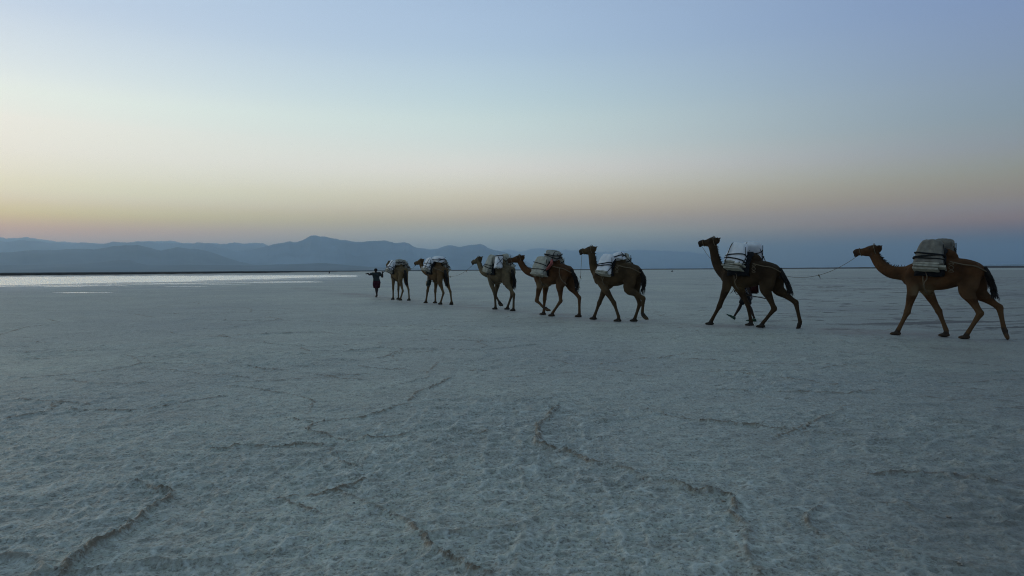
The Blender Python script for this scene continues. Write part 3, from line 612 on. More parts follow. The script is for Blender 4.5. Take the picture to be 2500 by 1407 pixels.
# ------------------------------------------------------------------ saddle and load
def saddle(Mx, heading, label, seed, cream=True, loop=False):
    rnd = random.Random(seed)
    root = empty('pack_saddle'); root.matrix_world = Mx
    tag(root, label, 'pack saddle', 'pack saddles under the salt loads')
    # felt pads draped over back and flanks either side of the hump
    bm = bmesh.new(); rows_ = []
    for i, x in enumerate(np.linspace(-.17, .43, 9)):
        row = []
        for j, a in enumerate(np.linspace(-1, 1, 19)):
            th = a*R(112); hw = .355+.02*math.sin(i*1.7+j*.9)+.012*rnd.uniform(-1, 1); zc = 1.50; top = 1.85+.19*math.exp(-((x+.02)/.26)**2)
            row.append(bm.verts.new((x+.02*rnd.uniform(-1, 1), hw*math.sin(th), zc+(top-zc)*max(math.cos(th), -.32)*(1 if math.cos(th) > 0 else .55)+.01*rnd.uniform(-1, 1))))
        rows_.append(row)
    for a, b in zip(rows_[:-1], rows_[1:]):
        for k in range(18): bm.faces.new((a[k], a[k+1], b[k+1], b[k]))
    pad = bm_obj('pad', bm, root, M_PAD); s = pad.modifiers.new('t', 'SOLIDIFY'); s.thickness = .035; s.offset = 1
    # girth under the chest, breast cords, crupper to the tail
    g = [(.22+.04*math.sin(a), .335*math.sin(a), 1.40-.385*math.cos(a)) for a in np.linspace(-2.2, 2.2, 15)]
    rope_obj('girth', g, .016, M_ROPE, root, 2)
    rope_obj('tie_cord', [(.20, .36, 1.50), (.17, .375, 1.36), (.22, .37, 1.27), (.24, .36, 1.20)], .013, M_ROPE, root, 3)
    for s_ in (1, -1):
        rope_obj('crupper_rope', [(-.26, s_*.33, 1.74), (-.52, s_*.295, 1.67), (-.74, s_*.24, 1.63), (-.90, s_*.10, 1.52), (-.93, 0, 1.48)], .014, M_ROPE, root, 4)
    if loop:
        rope_obj('hanging_rope', [(-.60, .29, 1.66), (-.62, .315, 1.45), (-.70, .29, 1.25), (-.84, .2, 1.1)], .012, M_ROPE, root, 4)
    else:
        lp = [(-.30+.05*math.sin(a*3), .37+.01*math.cos(a*5), 1.60+.10*math.cos(a)) for a in np.linspace(0, 9, 26)]
        rope_obj('rope_coil', lp, .008, M_ROPE, root, 2)
    return root

def bundle(Mx, c, dim, roll, pitch, yaw, mat, slabs, straps, label, seed, taper=.8, name='salt_bundle', cat='salt bundle', group='salt bundles loaded on the camels', sag=.0, net=False):
    """cloth-wrapped stack of cut salt slabs: dim = length, thickness, height; roll leans the top inwards"""
    rnd = random.Random(seed); Lx, Ty, Hz = dim
    rot = Matrix.Rotation(yaw, 4, 'Z') @ Matrix.Rotation(pitch, 4, 'Y') @ Matrix.Rotation(roll, 4, 'X')
    root = empty(name); root.matrix_world = Mx @ Matrix.Translation(Vector(c)) @ rot
    tag(root, label, cat, group)
    zb = -Hz/2; zs = zb+.058*slabs                                         # slabs show below the cloth
    def outline(z, grow=0.0):
        f = (z-zb)/Hz; k = 1-(1-taper)*max(0, f)**1.4
        return Lx/2*k+grow, Ty/2*(1-.28*max(0, f)**2)+grow
    bm = bmesh.new(); nu, nv = 44, 13; z0 = zs-.03 if slabs else zb; ph = rnd.uniform(0, 9); rings = []
    def prof(u, z, grow=0.):
        a, b = outline(z, grow); e = 4.2; cu, su = math.cos(u), math.sin(u)
        r = (abs(cu)**e+abs(su)**e)**(-1/e); return a*r*cu, b*r*su
    for j in range(nv):
        t = j/(nv-1); z = z0+(Hz/2-z0)*t; ring = []
        for i in range(nu):
            u = 2*math.pi*i/nu; x, y = prof(u, z)
            f = .020*math.sin(u*5+ph+t*2)+.016*math.sin(u*9+ph*2-t*3)+.014*rnd.uniform(-1, 1)+.022*math.sin(7*t+ph+u*2)+.02*math.sin(u*2+ph*3)
            shr = 1 if t < .9 else 1-.10*((t-.9)/.1)
            zz = z+(.030*math.sin(u*3+ph)+.018*math.sin(u*7+ph))*(1 if j == 0 else .4)-sag*t*(x/Lx)
            ring.append(bm.verts.new((x*shr*(1+f*1.3), y*shr*(1+f*2.2), zz)))
        rings.append(ring)
    for a, b in zip(rings[:-1], rings[1:]):
        for i in range(nu): bm.faces.new((a[i], a[(i+1) % nu], b[(i+1) % nu], b[i]))
    last = rings[-1]
    for q, dz in ((.7, .018), (.35, .03)):
        nr_ = [bm.verts.new((v.co.x*q, v.co.y*q, Hz/2+dz+.012*rnd.uniform(-1, 1)-sag*(v.co.x*q/Lx))) for v in rings[-1]]
        for i in range(nu): bm.faces.new((last[i], last[(i+1) % nu], nr_[(i+1) % nu], nr_[i]))
        last = nr_
    bm.faces.new(last); bm.faces.new(rings[0][::-1])
    bm_obj('wrap', bm, root, mat)
    for k in range(slabs):
        bm = bmesh.new(); a, b = outline(zb)
        vs = box(bm, (rnd.uniform(-.05, .05), rnd.uniform(-.01, .03), zb+.058*k+.027), (2*a*rnd.uniform(.78, 1.02), 2*b*rnd.uniform(.85, 1.06), .047), Matrix.Rotation(rnd.uniform(-.09, .09), 3, 'Z'), .011, rnd)
        bmesh.ops.bevel(bm, geom=bm.edges[:], offset=.008, segments=1, affect='EDGES')
        bm_obj('slab', bm, root, M_SLAB, False)
    for (fr, tilt) in straps:
        z = zb+Hz*fr; pts = []
        for u in np.linspace(0, 2*math.pi, 33):
            x, y = prof(u, z, .020); pts.append((x, y, z+tilt*x+.012*math.sin(u*2+ph)))
        rope_obj('strap', pts, .016*rnd.uniform(.8, 1.15), M_STRAP, root, 1, 6)
    for sx in (() if not net else (rnd.uniform(-.2, .2),)):
        pts = []
        for v in np.linspace(0, 2*math.pi, 29):
            cv_, sv = math.cos(v), math.sin(v); e = 4; r = (abs(cv_)**e+abs(sv)**e)**(-1/e)
            z = sv*r*(Hz/2+.02); a, b = outline(z, .022); pts.append((sx*Lx/.5*(1-.2*(z-zb)/Hz), b*cv_*r, z))
        rope_obj('strap', pts, .011, M_STRAP, root, 1, 6)
        if sx == 0.0: break
    # lashing criss-crossed over the end face
    for s_ in (1, -1):
        pts = []
        for t in np.linspace(0, 1, 9):
            z = zb+Hz*(.15+.7*t); a, b = outline(z, .02); pts.append((-a, s_*b*(1-2*t)*.9, z))
        rope_obj('lashing', pts, .010, M_STRAP, root, 1, 6)
    return root

# ------------------------------------------------------------------ the seven camels, front to back
H_ = lambda d: R(180-d)
def at_shift(o, deg, s):
    a = H_(deg); return (o[0]+math.cos(a)*s, o[1]+math.sin(a)*s)
NECK_LOW = [(1.39,1.96),(1.34,1.84),(1.27,1.72),(1.16,1.60),(.99,1.50),(.77,1.47)]
CAMELS = {}
RED = coat('reddish_coat', (.086, .036, .013), (.17, .11, .055), (.125, .068, .030))
DARK = coat('dark_coat', (.042, .024, .011), (.11, .070, .032), (.052, .030, .014))
BROWN = coat('brown_coat', (.070, .043, .019), (.11, .070, .034), (.072, .045, .021))
GREY = coat('greyish_coat', (.125, .092, .050), (.11, .085, .048), (.075, .053, .030))
TANR = coat('tan_red_coat', (.115, .064, .025), (.15, .095, .045), (.125, .082, .038))
TAN = coat('tan_coat', (.145, .095, .042), (.15, .105, .052), (.14, .095, .046))
F_ = 'flat'
CAMELS[7] = camel(at_shift((9.82,15.87),43,-.1), H_(43), NECK_LOW, (1.315,2.15), R(0), R(-5),
    dict(FL=((.50,1.07),(.62,.55),(.81,.11),F_), FR=((.27,1.04),(.03,.58),(-.13,.12),F_), HL=((-.57,1.06),(-.82,.58),(-.58,.11),F_), HR=((-.76,1.02),(-1.13,.71),(-1.22,.23),(-.35,-1))),
    RED, 'reddish brown camel at the tail of the caravan, neck stretched low and forward', 7, [(-.93,1.45),(-.99,1.25),(-1.06,.98)])
CAMELS[6] = camel((6.55,18.93), H_(41), [(1.06,2.32),(1.0,2.09),(.95,1.86),(.85,1.64),(.70,1.47)], (.93,2.49), R(0), R(-3),
    dict(FL=((.55,1.08),(.77,.54),(1.01,.11),F_), FR=((.29,1.0),(.07,.6),(-.03,.12),F_), HL=((-.54,1.06),(-.78,.52),(-.46,.11),F_), HR=((-.78,1.03),(-1.24,.69),(-1.36,.16),(.35,-1))),
    DARK, 'dark brown camel with head held high, walking in front of a man in green shoes', 6, [(-.97,1.40),(-1.06,1.2),(-1.14,.98)])
CAMELS[5] = camel(at_shift((3.17,21.15),41,-.03), H_(41), [(.87,2.15),(.84,1.91),(.79,1.66),(.68,1.48)], (.80,2.33), R(0), R(-4),
    dict(FL=((.27,1.02),(-.06,.56),(-.23,.13),F_), FR=((.47,1.02),(.69,.53),(.87,.11),F_), HL=((-.58,1.0),(-1.08,.73),(-1.04,.26),(-.75,-.65)), HR=((-.62,.99),(-.78,.55),(-.62,.12),F_)),
    BROWN, 'brown camel with high head and one hind leg lifted clear of the ground', 5, [(-.95,1.40),(-.98,1.2),(-.97,.88)])
CAMELS[4] = camel(at_shift((1.6,23.4),45,.31), H_(45), [(1.42,1.98),(1.30,1.74),(1.12,1.57),(.89,1.49),(.72,1.46)], (1.33,2.12), R(30), R(-7),
    dict(FL=((.42,1.05),(.58,.52),(.20,.26),(-.9,-.30)), FR=((.45,1.0),(.48,.56),(.52,.12),F_), HL=((-.50,1.04),(-.53,.54),(-.16,.12),F_), HR=((-.73,1.03),(-1.10,.65),(-1.10,.12),F_)),
    RED, 'reddish brown camel with a pink cloth behind its load and a foreleg folded back', 4, [(-.98,1.40),(-1.06,1.2),(-1.15,.95)], 1.0, .15)
CAMELS[3] = camel(at_shift((-.31,27.3),56,.3), H_(56), [(1.45,1.96),(1.36,1.74),(1.22,1.55),(1.0,1.46),(.76,1.43)], (1.38,2.16), R(12), R(-14),
    dict(FL=((.39,1.06),(.16,.60),(.12,.11),F_), FR=((.46,1.02),(.60,.56),(.30,.28),(-.75,-.65)), HL=((-.76,1.05),(-1.20,.65),(-1.17,.11),F_), HR=((-.55,.99),(-.60,.58),(-.32,.13),F_)),
    GREY, 'greyish tan camel with a plump white sack behind its front bundle', 3, [(-.95,1.40),(-.98,1.2),(-1.0,.95)], 1.0, .12)
CAMELS[2] = camel(at_shift((-3.54,32.52),59,.05), H_(59), [(1.50,1.98),(1.42,1.78),(1.26,1.60),(1.02,1.49),(.78,1.44)], (1.42,2.16), R(22), R(-12),
    dict(FL=((.55,1.04),(.80,.6),(.98,.12),F_), FR=((.50,1.01),(.56,.58),(.55,.10),F_), HL=((-.66,1.02),(-1.0,.54),(-.70,.11),F_), HR=((-.74,1.03),(-1.12,.6),(-1.24,.14),(.30,-1))),
    TANR, 'reddish tan camel with a dark green can hanging at its chest', 2, [(-.97,1.40),(-1.04,1.2),(-1.10,.92)], 1.0, .18)
CAMELS[1] = camel(at_shift((-6.04,36.84),60,.17), H_(60), [(1.45,1.94),(1.36,1.73),(1.22,1.55),(1.0,1.46),(.76,1.43)], (1.40,2.12), R(0), R(-12),
    dict(FL=((.40,1.06),(.50,.6),(.51,.12),F_), FR=((.45,1.0),(.50,.56),(.49,.11),F_), HL=((-.64,1.02),(-.96,.52),(-.62,.11),F_), HR=((-.64,1.02),(-1.02,.58),(-1.10,.12),F_)),
    TAN, 'tan camel leading the string, seen from behind with its head hidden by the load', 1, [(-.96,1.40),(-1.02,1.2),(-1.08,.92)])
SAD = {7: 'black felt saddle pads under the grey bundles of the hindmost camel', 6: 'black felt saddle pads on the dark brown camel with head held high', 5: 'dark saddle pads on the brown camel lifting a hind leg',
       4: 'dark saddle pads beside the pink cloth, with a rope hanging down the rump', 3: 'black saddle pads beneath the plump white sack', 2: 'dark saddle pads on the camel carrying the green can', 1: 'dark saddle pads on the leading tan camel seen from behind'}
for k, t in SAD.items(): saddle(CAMELS[k][1], 0, t, 40+k, loop=(k == 4))
def put(k, *a, **kw): return bundle(CAMELS[k][1], *a, **kw)
d20 = R(20)
put(7, (.13,.33,1.87), (.66,.28,.72), R(19), R(-4), 0, M_DUST, 3, [(.36,.05),(.45,-.10),(.52,.12)], 'near grey canvas bundle with salt slabs showing below, on the hindmost camel', 71, .62)
put(7, (-.02,-.30,1.93), (.50,.28,.66), R(-22), R(-3), 0, M_DUST, 3, [(.4,.06),(.6,-.05)], 'far grey canvas bundle behind the hump of the hindmost camel', 72, .8)
put(6, (.20,.33,1.92), (.58,.28,.76), R(20), R(-5), R(-6), M_WHITE, 4, [(.38,.10),(.54,-.12)], 'near white bundle banded with two black straps on the dark brown camel', 61, .78, net=True)
put(6, (.0,-.30,1.98), (.56,.30,.70), R(-22), R(-2), R(4), M_WHITE, 3, [(.4,.06),(.65,-.05)], 'far white bundle laced with black cord on the dark brown camel', 62, .84, net=True)
put(5, (.12,.33,1.73), (.52,.28,.66), R(22), R(-6), R(-8), M_WHITE, 2, [(.42,-.16),(.52,-.22)], 'near pale creased bundle with a drooping strap, on the camel lifting a hind leg', 51, .78)
put(5, (-.14,0,1.99), (.34,.46,.22), R(4), R(14), R(10), M_WHITE, 0, [(.5,.05)], 'small pale roll across the back of the camel lifting a hind leg', 52, .9)
put(5, (-.16,-.32,1.79), (.42,.28,.58), R(-22), R(4), R(4), M_BEIGE, 2, [(.4,.06),(.65,-.05)], 'far beige bundle on the camel lifting a hind leg', 53, .8)
put(4, (.20,.34,1.71), (.66,.30,.66), R(18), R(-3), R(-4), M_BEIGE, 1, [(.30,.05),(.62,.20)], 'near beige bundle low on the shoulder of the camel with the pink cloth', 41, .86)
put(4, (-.08,.02,2.09), (.52,.50,.30), R(-4), R(-12), R(12), M_CANVAS, 0, [(.45,.08),(.6,-.1)], 'square grey bundle tilted on top of the camel with the pink cloth', 42, .9, net=True)
put(4, (.05,-.34,1.76), (.60,.28,.64), R(-20), 0, 0, M_BEIGE, 2, [(.4,.06),(.65,-.05)], 'far beige bundle of the camel with the pink cloth', 43, .85)
put(3, (.24,.34,1.83), (.50,.28,.74), R(20), R(-6), R(-4), M_BEIGE, 2, [(.30,.06),(.42,-.05)], 'front beige bundle tied with two cords, ahead of the white sack', 31, .72)
put(3, (-.32,.27,1.93), (.34,.30,.50), R(10), R(8), R(-10), M_WHITE, 0, [(.95,.0)], 'plump white sack leaning behind the beige front bundle', 32, .86, name='sack', cat='sack', group='salt bundles loaded on the camels')
put(3, (.0,-.32,1.90), (.60,.28,.66), R(-22), R(4), 0, M_BEIGE, 2, [(.4,.06),(.65,-.05)], 'far beige bundle beyond the white sack', 33, .8)
put(2, (.28,.33,1.86), (.74,.30,.66), R(24), R(-3), R(-4), M_WHITE, 3, [(.34,.08),(.55,-.06)], 'near white bundle over slabs on the camel carrying the green can', 21, .8, net=True)
put(2, (-.12,-.02,2.13), (.62,.52,.22), R(-4), R(-4), R(8), M_WHITE, 0, [(.5,.05)], 'flat white bundle across the top of the camel carrying the green can', 22, .9)
put(2, (-.05,-.34,1.84), (.62,.28,.64), R(-24), 0, 0, M_CANVAS, 3, [(.35,.06),(.6,-.05)], 'far grey bundle on the camel carrying the green can', 23, .85, net=True)
put(1, (.12,.38,1.80), (.60,.30,.70), R(26), R(-3), 0, M_WHITE, 3, [(.30,.08),(.42,-.06)], 'left white bundle on the leading camel, nearest the walking man', 11, .84, net=True)
put(1, (-.10,.0,2.04), (.50,.46,.28), R(0), R(0), R(0), M_CANVAS, 0, [(.5,.05)], 'grey bundle on top of the leading camel', 12, .9)
put(1, (.02,-.37,1.84), (.60,.30,.64), R(-26), 0, 0, M_CANVAS, 3, [(.35,.06),(.6,-.05)], 'right grey bundle on the leading camel, beside the lead rope', 13, .84, net=True)

# pink cloth stuffed behind the load of the fourth camel
bm = bmesh.new(); rnd = random.Random(5)
tube(bm, [(-.27,.30,1.93),(-.30,.35,1.82),(-.24,.385,1.72),(-.14,.39,1.63),(-.05,.385,1.58)], [(.035,.05),(.05,.075),(.045,.085),(.04,.075),(.02,.03)], 12, 5)
for v in bm.verts: v.co += Vector([rnd.uniform(-.008, .008) for _ in range(3)])
pc = bm_obj('cloth_bundle', bm, None, M_PINK); pc.matrix_world = CAMELS[4][1]
tag(pc, 'faded pink cloth stuffed between load and saddle of a reddish camel', 'cloth')

# water can hung at the chest of the second camel
can = empty('water_can'); can.matrix_world = CAMELS[2][1] @ Matrix.Translation((.22, .36, .99)) @ Matrix.Rotation(R(14), 4, 'Y') @ Matrix.Rotation(R(6), 4, 'X')
tag(can, 'dark green plastic can hanging on a cord at a camel chest', 'water can')
bm = bmesh.new(); box(bm, (0, 0, 0), (.30, .16, .26)); bmesh.ops.bevel(bm, geom=bm.edges[:], offset=.03, segments=3, affect='EDGES'); bm_obj('body', bm, can, M_CAN)
rope_obj('handle', [(-.07,0,.12),(-.06,0,.17),(.03,0,.17),(.04,0,.12)], .014, M_CAN, can, 3)
bm = bmesh.new(); tube(bm, [(.10,0,.11),(.10,0,.16)], [.028,.028], 10, 1); bm_obj('cap', bm, can, M_CAN)
rope_obj('cord', [(-.01,0,.17),(0,-.01,.30),(.02,-.02,.48)], .008, M_ROPE, can, 2)

# ------------------------------------------------------------------ lead ropes
def W(k, p): return CAMELS[k][1] @ Vector(p)
def lead(a, b, sag, label, extra=None, knots=((.35, 1),)):
    a = np.array(a); b = np.array(b); pts = []
    for t in np.linspace(0, 1, 13):
        p = a*(1-t)+b*t; p[2] -= sag*4*t*(1-t)
        if extra: p = p+np.array(extra(t))
        pts.append(tuple(p))
    root = empty('lead_rope', tuple(a)); tag(root, label, 'rope', 'lead ropes linking the camels')
    L0 = [tuple(np.array(p)-a) for p in pts]
    rope_obj('cord', L0, .0055, M_ROPE, root, 3)
    for t, s in knots:
        i = int(t*12); bm = bmesh.new(); q = np.array(L0[i]); ball(bm, q, (.024, .024, .020), None, 2)
        tube(bm, [tuple(q), tuple(q+np.array([.02*s, 0, -.05])), tuple(q+np.array([.05*s, 0, -.08]))], [.010, .009, .004], 6, 2); bm_obj('knot', bm, root, M_ROPE)
    return root
lead(CAMELS[7][2], W(6, (-.95,.02,1.42)), .24, 'long lead rope sagging from the mouth of the hindmost camel to the next tail', None, ((.5, 1),))
lead(CAMELS[5][2], W(4, (-1.12,.0,1.02)), .42, 'lead rope hanging in a deep loop below the high headed brown camel', None, ((.35, 1),(.65, 1)))
lead(CAMELS[4][2], W(3, (-.50,-.1,1.76)), .08, 'short lead rope from the camel with pink cloth to the load ahead', None, ((.5, 1),))
lead(CAMELS[3][2], W(2, (-.95,.0,1.34)), .20, 'lead rope sagging from the greyish camel to the tail before it', None, ((.3, 1),(.85, 1)))
lead(CAMELS[2][2], W(1, (-.35,-.35,1.62)), .06, 'taut lead rope from the can carrying camel to the leading camel', None, ())

# ------------------------------------------------------------------ people
def hand(bm, wrist, dirv, palm_n, s=1.0, curl=.9, thumb=1):
    """palm, four unequal curled fingers and a thumb"""
    w_ = np.array(wrist, float); d = np.array(dirv, float); d /= np.linalg.norm(d); n_ = np.array(palm_n, float); n_ -= d*np.dot(n_, d); n_ /= np.linalg.norm(n_); sd = np.cross(d, n_)
    tube(bm, [tuple(w_), tuple(w_+d*.045*s), tuple(w_+d*.085*s)], [(.026*s,.020*s),(.040*s,.017*s),(.040*s,.015*s)], 10, 2, tuple(sd))
    for i, ln in enumerate((.070, .080, .074, .058)):
        b0 = w_+d*.082*s+sd*(.030-.020*i)*s; q = [b0]
        ang_ = 0
        for f in (.45, .32, .23):
            ang_ += curl*.75; q.append(q[-1]+(d*math.cos(ang_)+n_*math.sin(ang_))*ln*f*s)
        tube(bm, [tuple(x) for x in q], [.0092*s, .0086*s, .0078*s, .006*s], 6, 2)
    b0 = w_+d*.03*s+sd*thumb*.034*s
    tube(bm, [tuple(b0), tuple(b0+(d*.028+sd*thumb*.022+n_*.012)*s), tuple(b0+(d*.045+sd*thumb*.014+n_*.034)*s)], [.012*s, .0105*s, .007*s], 6, 2)
def foot(bm, ankle, heel, fd, l=.255):
    a = np.array(ankle, float); h = np.array(heel, float); f = np.array(fd, float); f /= np.linalg.norm(f); up = np.array([-f[2], 0, f[0]])
    tube(bm, [tuple(h-f*.02+up*.02), tuple(h+f*.04+up*.036), tuple(h+f*.13+up*.034), tuple(h+f*.20+up*.022), tuple(h+f*l+up*.016)], [(.026,.022),(.036,.036),(.042,.034),(.046,.022),(.028,.012)], 10, 3, (0, 1, 0))
def man_body(J, sc=1.0):
    bm = bmesh.new()
    pel, chest, neck_, headc = (np.array(J[k], float) for k in ('pelvis', 'chest', 'neck', 'head'))
    tube(bm, [tuple(pel-np.array([0,0,.10])), tuple(pel), tuple(pel*.5+chest*.5-np.array([0,0,.02])), tuple(chest), tuple(neck_-np.array([0,0,.03])), tuple(neck_)],
         [(.13,.10),(.155,.115),(.135,.10),(.165,.115),(.11,.075),(.058,.058)], 14, 4, (0, 1, 0))
    tube(bm, [tuple(neck_-np.array([0,0,.04])), tuple(headc-np.array([0,0,.06]))], [.056, .053], 10, 2)
    ball(bm, headc+np.array([-.012, 0, .03]), (.094, .075, .100), None, 3)
    ball(bm, headc+np.array([.030, 0, -.045]), (.062, .056, .072), None, 2)                 # jaw
    tube(bm, [tuple(headc+np.array([.085,0,.015])), tuple(headc+np.array([.112,0,-.022])), tuple(headc+np.array([.086,0,-.034]))], [.010,.015,.010], 8, 2)   # nose
    ball(bm, headc+np.array([.080,0,-.062]), (.016,.026,.012), None, 2)                      # lips
    for s in (1, -1):
        ball(bm, headc+np.array([-.005, s*.076, -.005]), (.020, .010, .030), None, 2)        # ears
        ball(bm, headc+np.array([.070, s*.030, .030]), (.018, .022, .010), None, 2)          # brow
    for s, side in ((1, 'L'), (-1, 'R')):
        sh, el, wr = (np.array(J[k+side], float) for k in ('sh', 'el', 'wr'))
        tube(bm, [tuple(sh*.75+chest*.25+np.array([0,0,.03])), tuple(sh), tuple(sh*.55+el*.45), tuple(el), tuple(el*.65+wr*.35), tuple(wr)], [.062,.064,.054,.044,.045,.031], 10, 3)
        hd_ = J['hand'+side]; hand(bm, wr, hd_[0], hd_[1], 1.0, hd_[2], -s)
        hp, kn, an = (np.array(J[k+side], float) for k in ('hip', 'kn', 'an'))
        tube(bm, [tuple(hp+np.array([0,0,.05])), tuple(hp*.7+kn*.3), tuple(hp*.3+kn*.7), tuple(kn), tuple(kn*.68+an*.32-np.array([.012,0,0])), tuple(kn*.2+an*.8), tuple(an)], [.088,.082,.062,.052,.052,.034,.034], 12, 3)
        foot(bm, an, J['heel'+side], J['fd'+side])
    return remeshed('body', bm, .0105, 3)
def garment(name, parts, root, mat, vox=.013, wrinkle=.006, seed=1):
    bm = bmesh.new()
    for pts, rad, side in parts: tube(bm, pts, rad, 14, 4, side)
    me = remeshed(name, bm, vox, 2)
    n = len(me.vertices); co = np.zeros(n*3, np.float32); me.vertices.foreach_get('co', co); co = co.reshape(-1, 3)
    no = np.zeros(n*3, np.float32); me.vertices.foreach_get('normal', no); no = no.reshape(-1, 3)
    f = fbm(co[:, 2]*9+co[:, 0]*6, co[:, 1]*14+co[:, 0]*5, seed, 3)-.5
    co += no*(f*wrinkle*4)[:, None]; me.vertices.foreach_set('co', co.ravel()); me.update()
    return link(name, me, root, mat)

# man walking ahead, a stick across his shoulders
mh = R(180-63)
man = empty('person', (-8.13, 41.0, 0), mh); man.scale = (1.12, 1.2, 1.0); tag(man, 'man walking ahead in dark green shirt and maroon shorts, arms over a stick', 'person')
J1 = dict(pelvis=(0,.0,.96), chest=(.05,.01,1.30), neck=(.06,.01,1.47), head=(.085,.015,1.60),
    shL=(.05,.19,1.42), elL=(.0,.34,1.345), wrL=(.10,.42,1.425), handL=((.1,.85,-.35),(0,-.2,-1),1.0),
    shR=(.05,-.18,1.41), elR=(.00,-.30,1.19), wrR=(.02,-.315,1.435), handR=((0,-.05,1),(-.6,.3,0),1.1),
    hipL=(.0,.085,.90), knL=(.03,.03,.50), anL=(-.01,.0,.085), heelL=(-.03,.0,.012), fdL=(1,0,0),
    hipR=(.01,-.09,.90), knR=(.24,-.10,.56), anR=(.06,-.03,.20), heelR=(.03,-.03,.13), fdR=(.9,0,-.45))
link('body', man_body(J1), man, M_SKIN)
bm = bmesh.new(); ball(bm, (.068,.015,1.648), (.106,.086,.088), None, 3)
for v in list(bm.verts):
    if v.co.z < 1.60 or (v.co.x > .13 and v.co.z < 1.66): bm.verts.remove(v)
for v in bm.verts: v.co += Vector([random.Random(int(v.co.x*9e4+v.co.z*7e4)).uniform(-.004, .004) for _ in range(3)])
bm_obj('hair', bm, man, M_HAIR)
garment('shirt', [([(0,0,.86),(.0,0,.98),(.03,.005,1.15),(.05,.01,1.32),(.055,.01,1.43),(.06,.01,1.475)], [(.185,.14),(.18,.138),(.165,.125),(.192,.14),(.15,.105),(.075,.07)], (0,1,0)),
    ([(.05,.13,1.42),(.05,.19,1.42),(.02,.29,1.375)], [.085,.082,.072], None), ([(.05,-.12,1.41),(.05,-.19,1.40),(.02,-.25,1.29)], [.085,.082,.074], None)], man, M_SHIRT)
garment('shorts', [([(0,0,.99),(0,0,.90),(.0,0,.82)], [(.18,.14),(.19,.15),(.185,.15)], (0,1,0)), ([(.0,.085,.90),(.01,.075,.72),(.02,.05,.55)], [.115,.112,.105], None),
    ([(.01,-.09,.90),(.11,-.10,.74),(.20,-.11,.58)], [.115,.115,.112], None)], man, M_SHORTS)
for k, (h, f) in enumerate((((-.03,.0,.006),(1,0,0)), ((.03,-.03,.124),(.9,0,-.45)))):
    bm = bmesh.new(); f = np.array(f, float); f /= np.linalg.norm(f); h = np.array(h)
    tube(bm, [tuple(h-f*.03), tuple(h+f*.08), tuple(h+f*.19), tuple(h+f*.27)], [(.034,.008),(.040,.008),(.050,.008),(.034,.007)], 10, 3, (0,1,0)); bm_obj('sandal', bm, man, M_BLACKCLOTH)
st1 = rope_obj('walking_stick', [(.08,.54,1.435),(-.02,.2,1.47),(-.03,-.15,1.50),(.01,-.44,1.525)], .015, M_WOOD, None, 4, 8)
st1.scale = (1.12, 1.2, 1.0); st1.location = (-8.13, 41.0, 0); st1.rotation_euler = (0, 0, mh); tag(st1, 'thin stick lying across the shoulders of the man walking ahead', 'stick')

# drover hidden behind the dark camel: legs, swinging arm and stick show under its belly
m2h = R(180-41); m2 = (7.15, 20.85)
dr_ = empty('person', (*m2, 0), m2h); tag(dr_, 'man in chequered wrap and green shoes striding behind the dark brown camel', 'person')
J2 = dict(pelvis=(-.01,0,.93), chest=(.03,0,1.26), neck=(.05,0,1.43), head=(.08,0,1.55),
    shL=(.03,.18,1.37), elL=(-.10,.26,1.12), wrL=(-.24,.30,.88), handL=((-.15,0,-1),(.6,-.5,0),1.2),
    shR=(.03,-.18,1.37), elR=(.10,-.25,1.10), wrR=(.34,-.18,.93), handR=((1,.1,-.15),(0,.5,-.6),1.2),
    hipL=(-.02,.09,.88), knL=(-.12,.09,.49), anL=(-.30,.09,.10), heelL=(-.325,.09,.012), fdL=(1,0,0),
    hipR=(.01,-.09,.88), knR=(.20,-.09,.49), anR=(.40,-.09,.125), heelR=(.415,-.09,.030), fdR=(.86,0,.48))
link('body', man_body(J2), dr_, M_SKIN)
bm = bmesh.new(); ball(bm, (.063,0,1.598), (.106,.086,.088), None, 3)
for v in list(bm.verts):
    if v.co.z < 1.55 or (v.co.x > .125 and v.co.z < 1.61): bm.verts.remove(v)
bm_obj('hair', bm, dr_, M_HAIR)
chk = bpy.data.materials.new('chequered_cotton'); chk.use_nodes = True; t_ = chk.node_tree; b2_ = t_.nodes['Principled BSDF']; b2_.inputs['Roughness'].default_value = .95
tc2 = t_.nodes.new('ShaderNodeTexCoord'); mp2 = t_.nodes.new('ShaderNodeMapping'); mp2.inputs['Rotation'].default_value = (.2, .75, .3); ck = t_.nodes.new('ShaderNodeTexChecker'); ck.inputs['Scale'].default_value = 15
ck.inputs[1].default_value = (.012, .013, .02, 1); ck.inputs[2].default_value = (.22, .21, .22, 1)
t_.links.new(tc2.outputs['Object'], mp2.inputs[0]); t_.links.new(mp2.outputs[0], ck.inputs[0]); t_.links.new(ck.outputs[0], b2_.inputs['Base Color'])
garment('wrap', [([(-.01,0,1.0),(-.01,0,.88),(.0,0,.74),(.01,0,.66)], [(.165,.135),(.19,.165),(.185,.185),(.175,.19)], (0,1,0))], dr_, chk, .013, .007, 3)
garment('shorts', [([(-.02,.09,.86),(-.08,.09,.66),(-.12,.09,.50)], [.105,.10,.088], None), ([(.01,-.09,.86),(.11,-.09,.66),(.185,-.09,.52)], [.105,.10,.088], None)], dr_, M_BLACKCLOTH, .013, .006, 4)
garment('shirt', [([(0,0,.90),(.01,0,1.1),(.03,0,1.28),(.04,0,1.39),(.05,0,1.435)], [(.18,.14),(.165,.125),(.19,.14),(.145,.105),(.075,.07)], (0,1,0)),
    ([(.03,.12,1.37),(.03,.19,1.37),(-.04,.23,1.22)], [.085,.082,.072], None), ([(.03,-.12,1.37),(.03,-.19,1.37),(.07,-.22,1.22)], [.085,.082,.072], None)], dr_, M_BLACKCLOTH, .013, .006, 5)
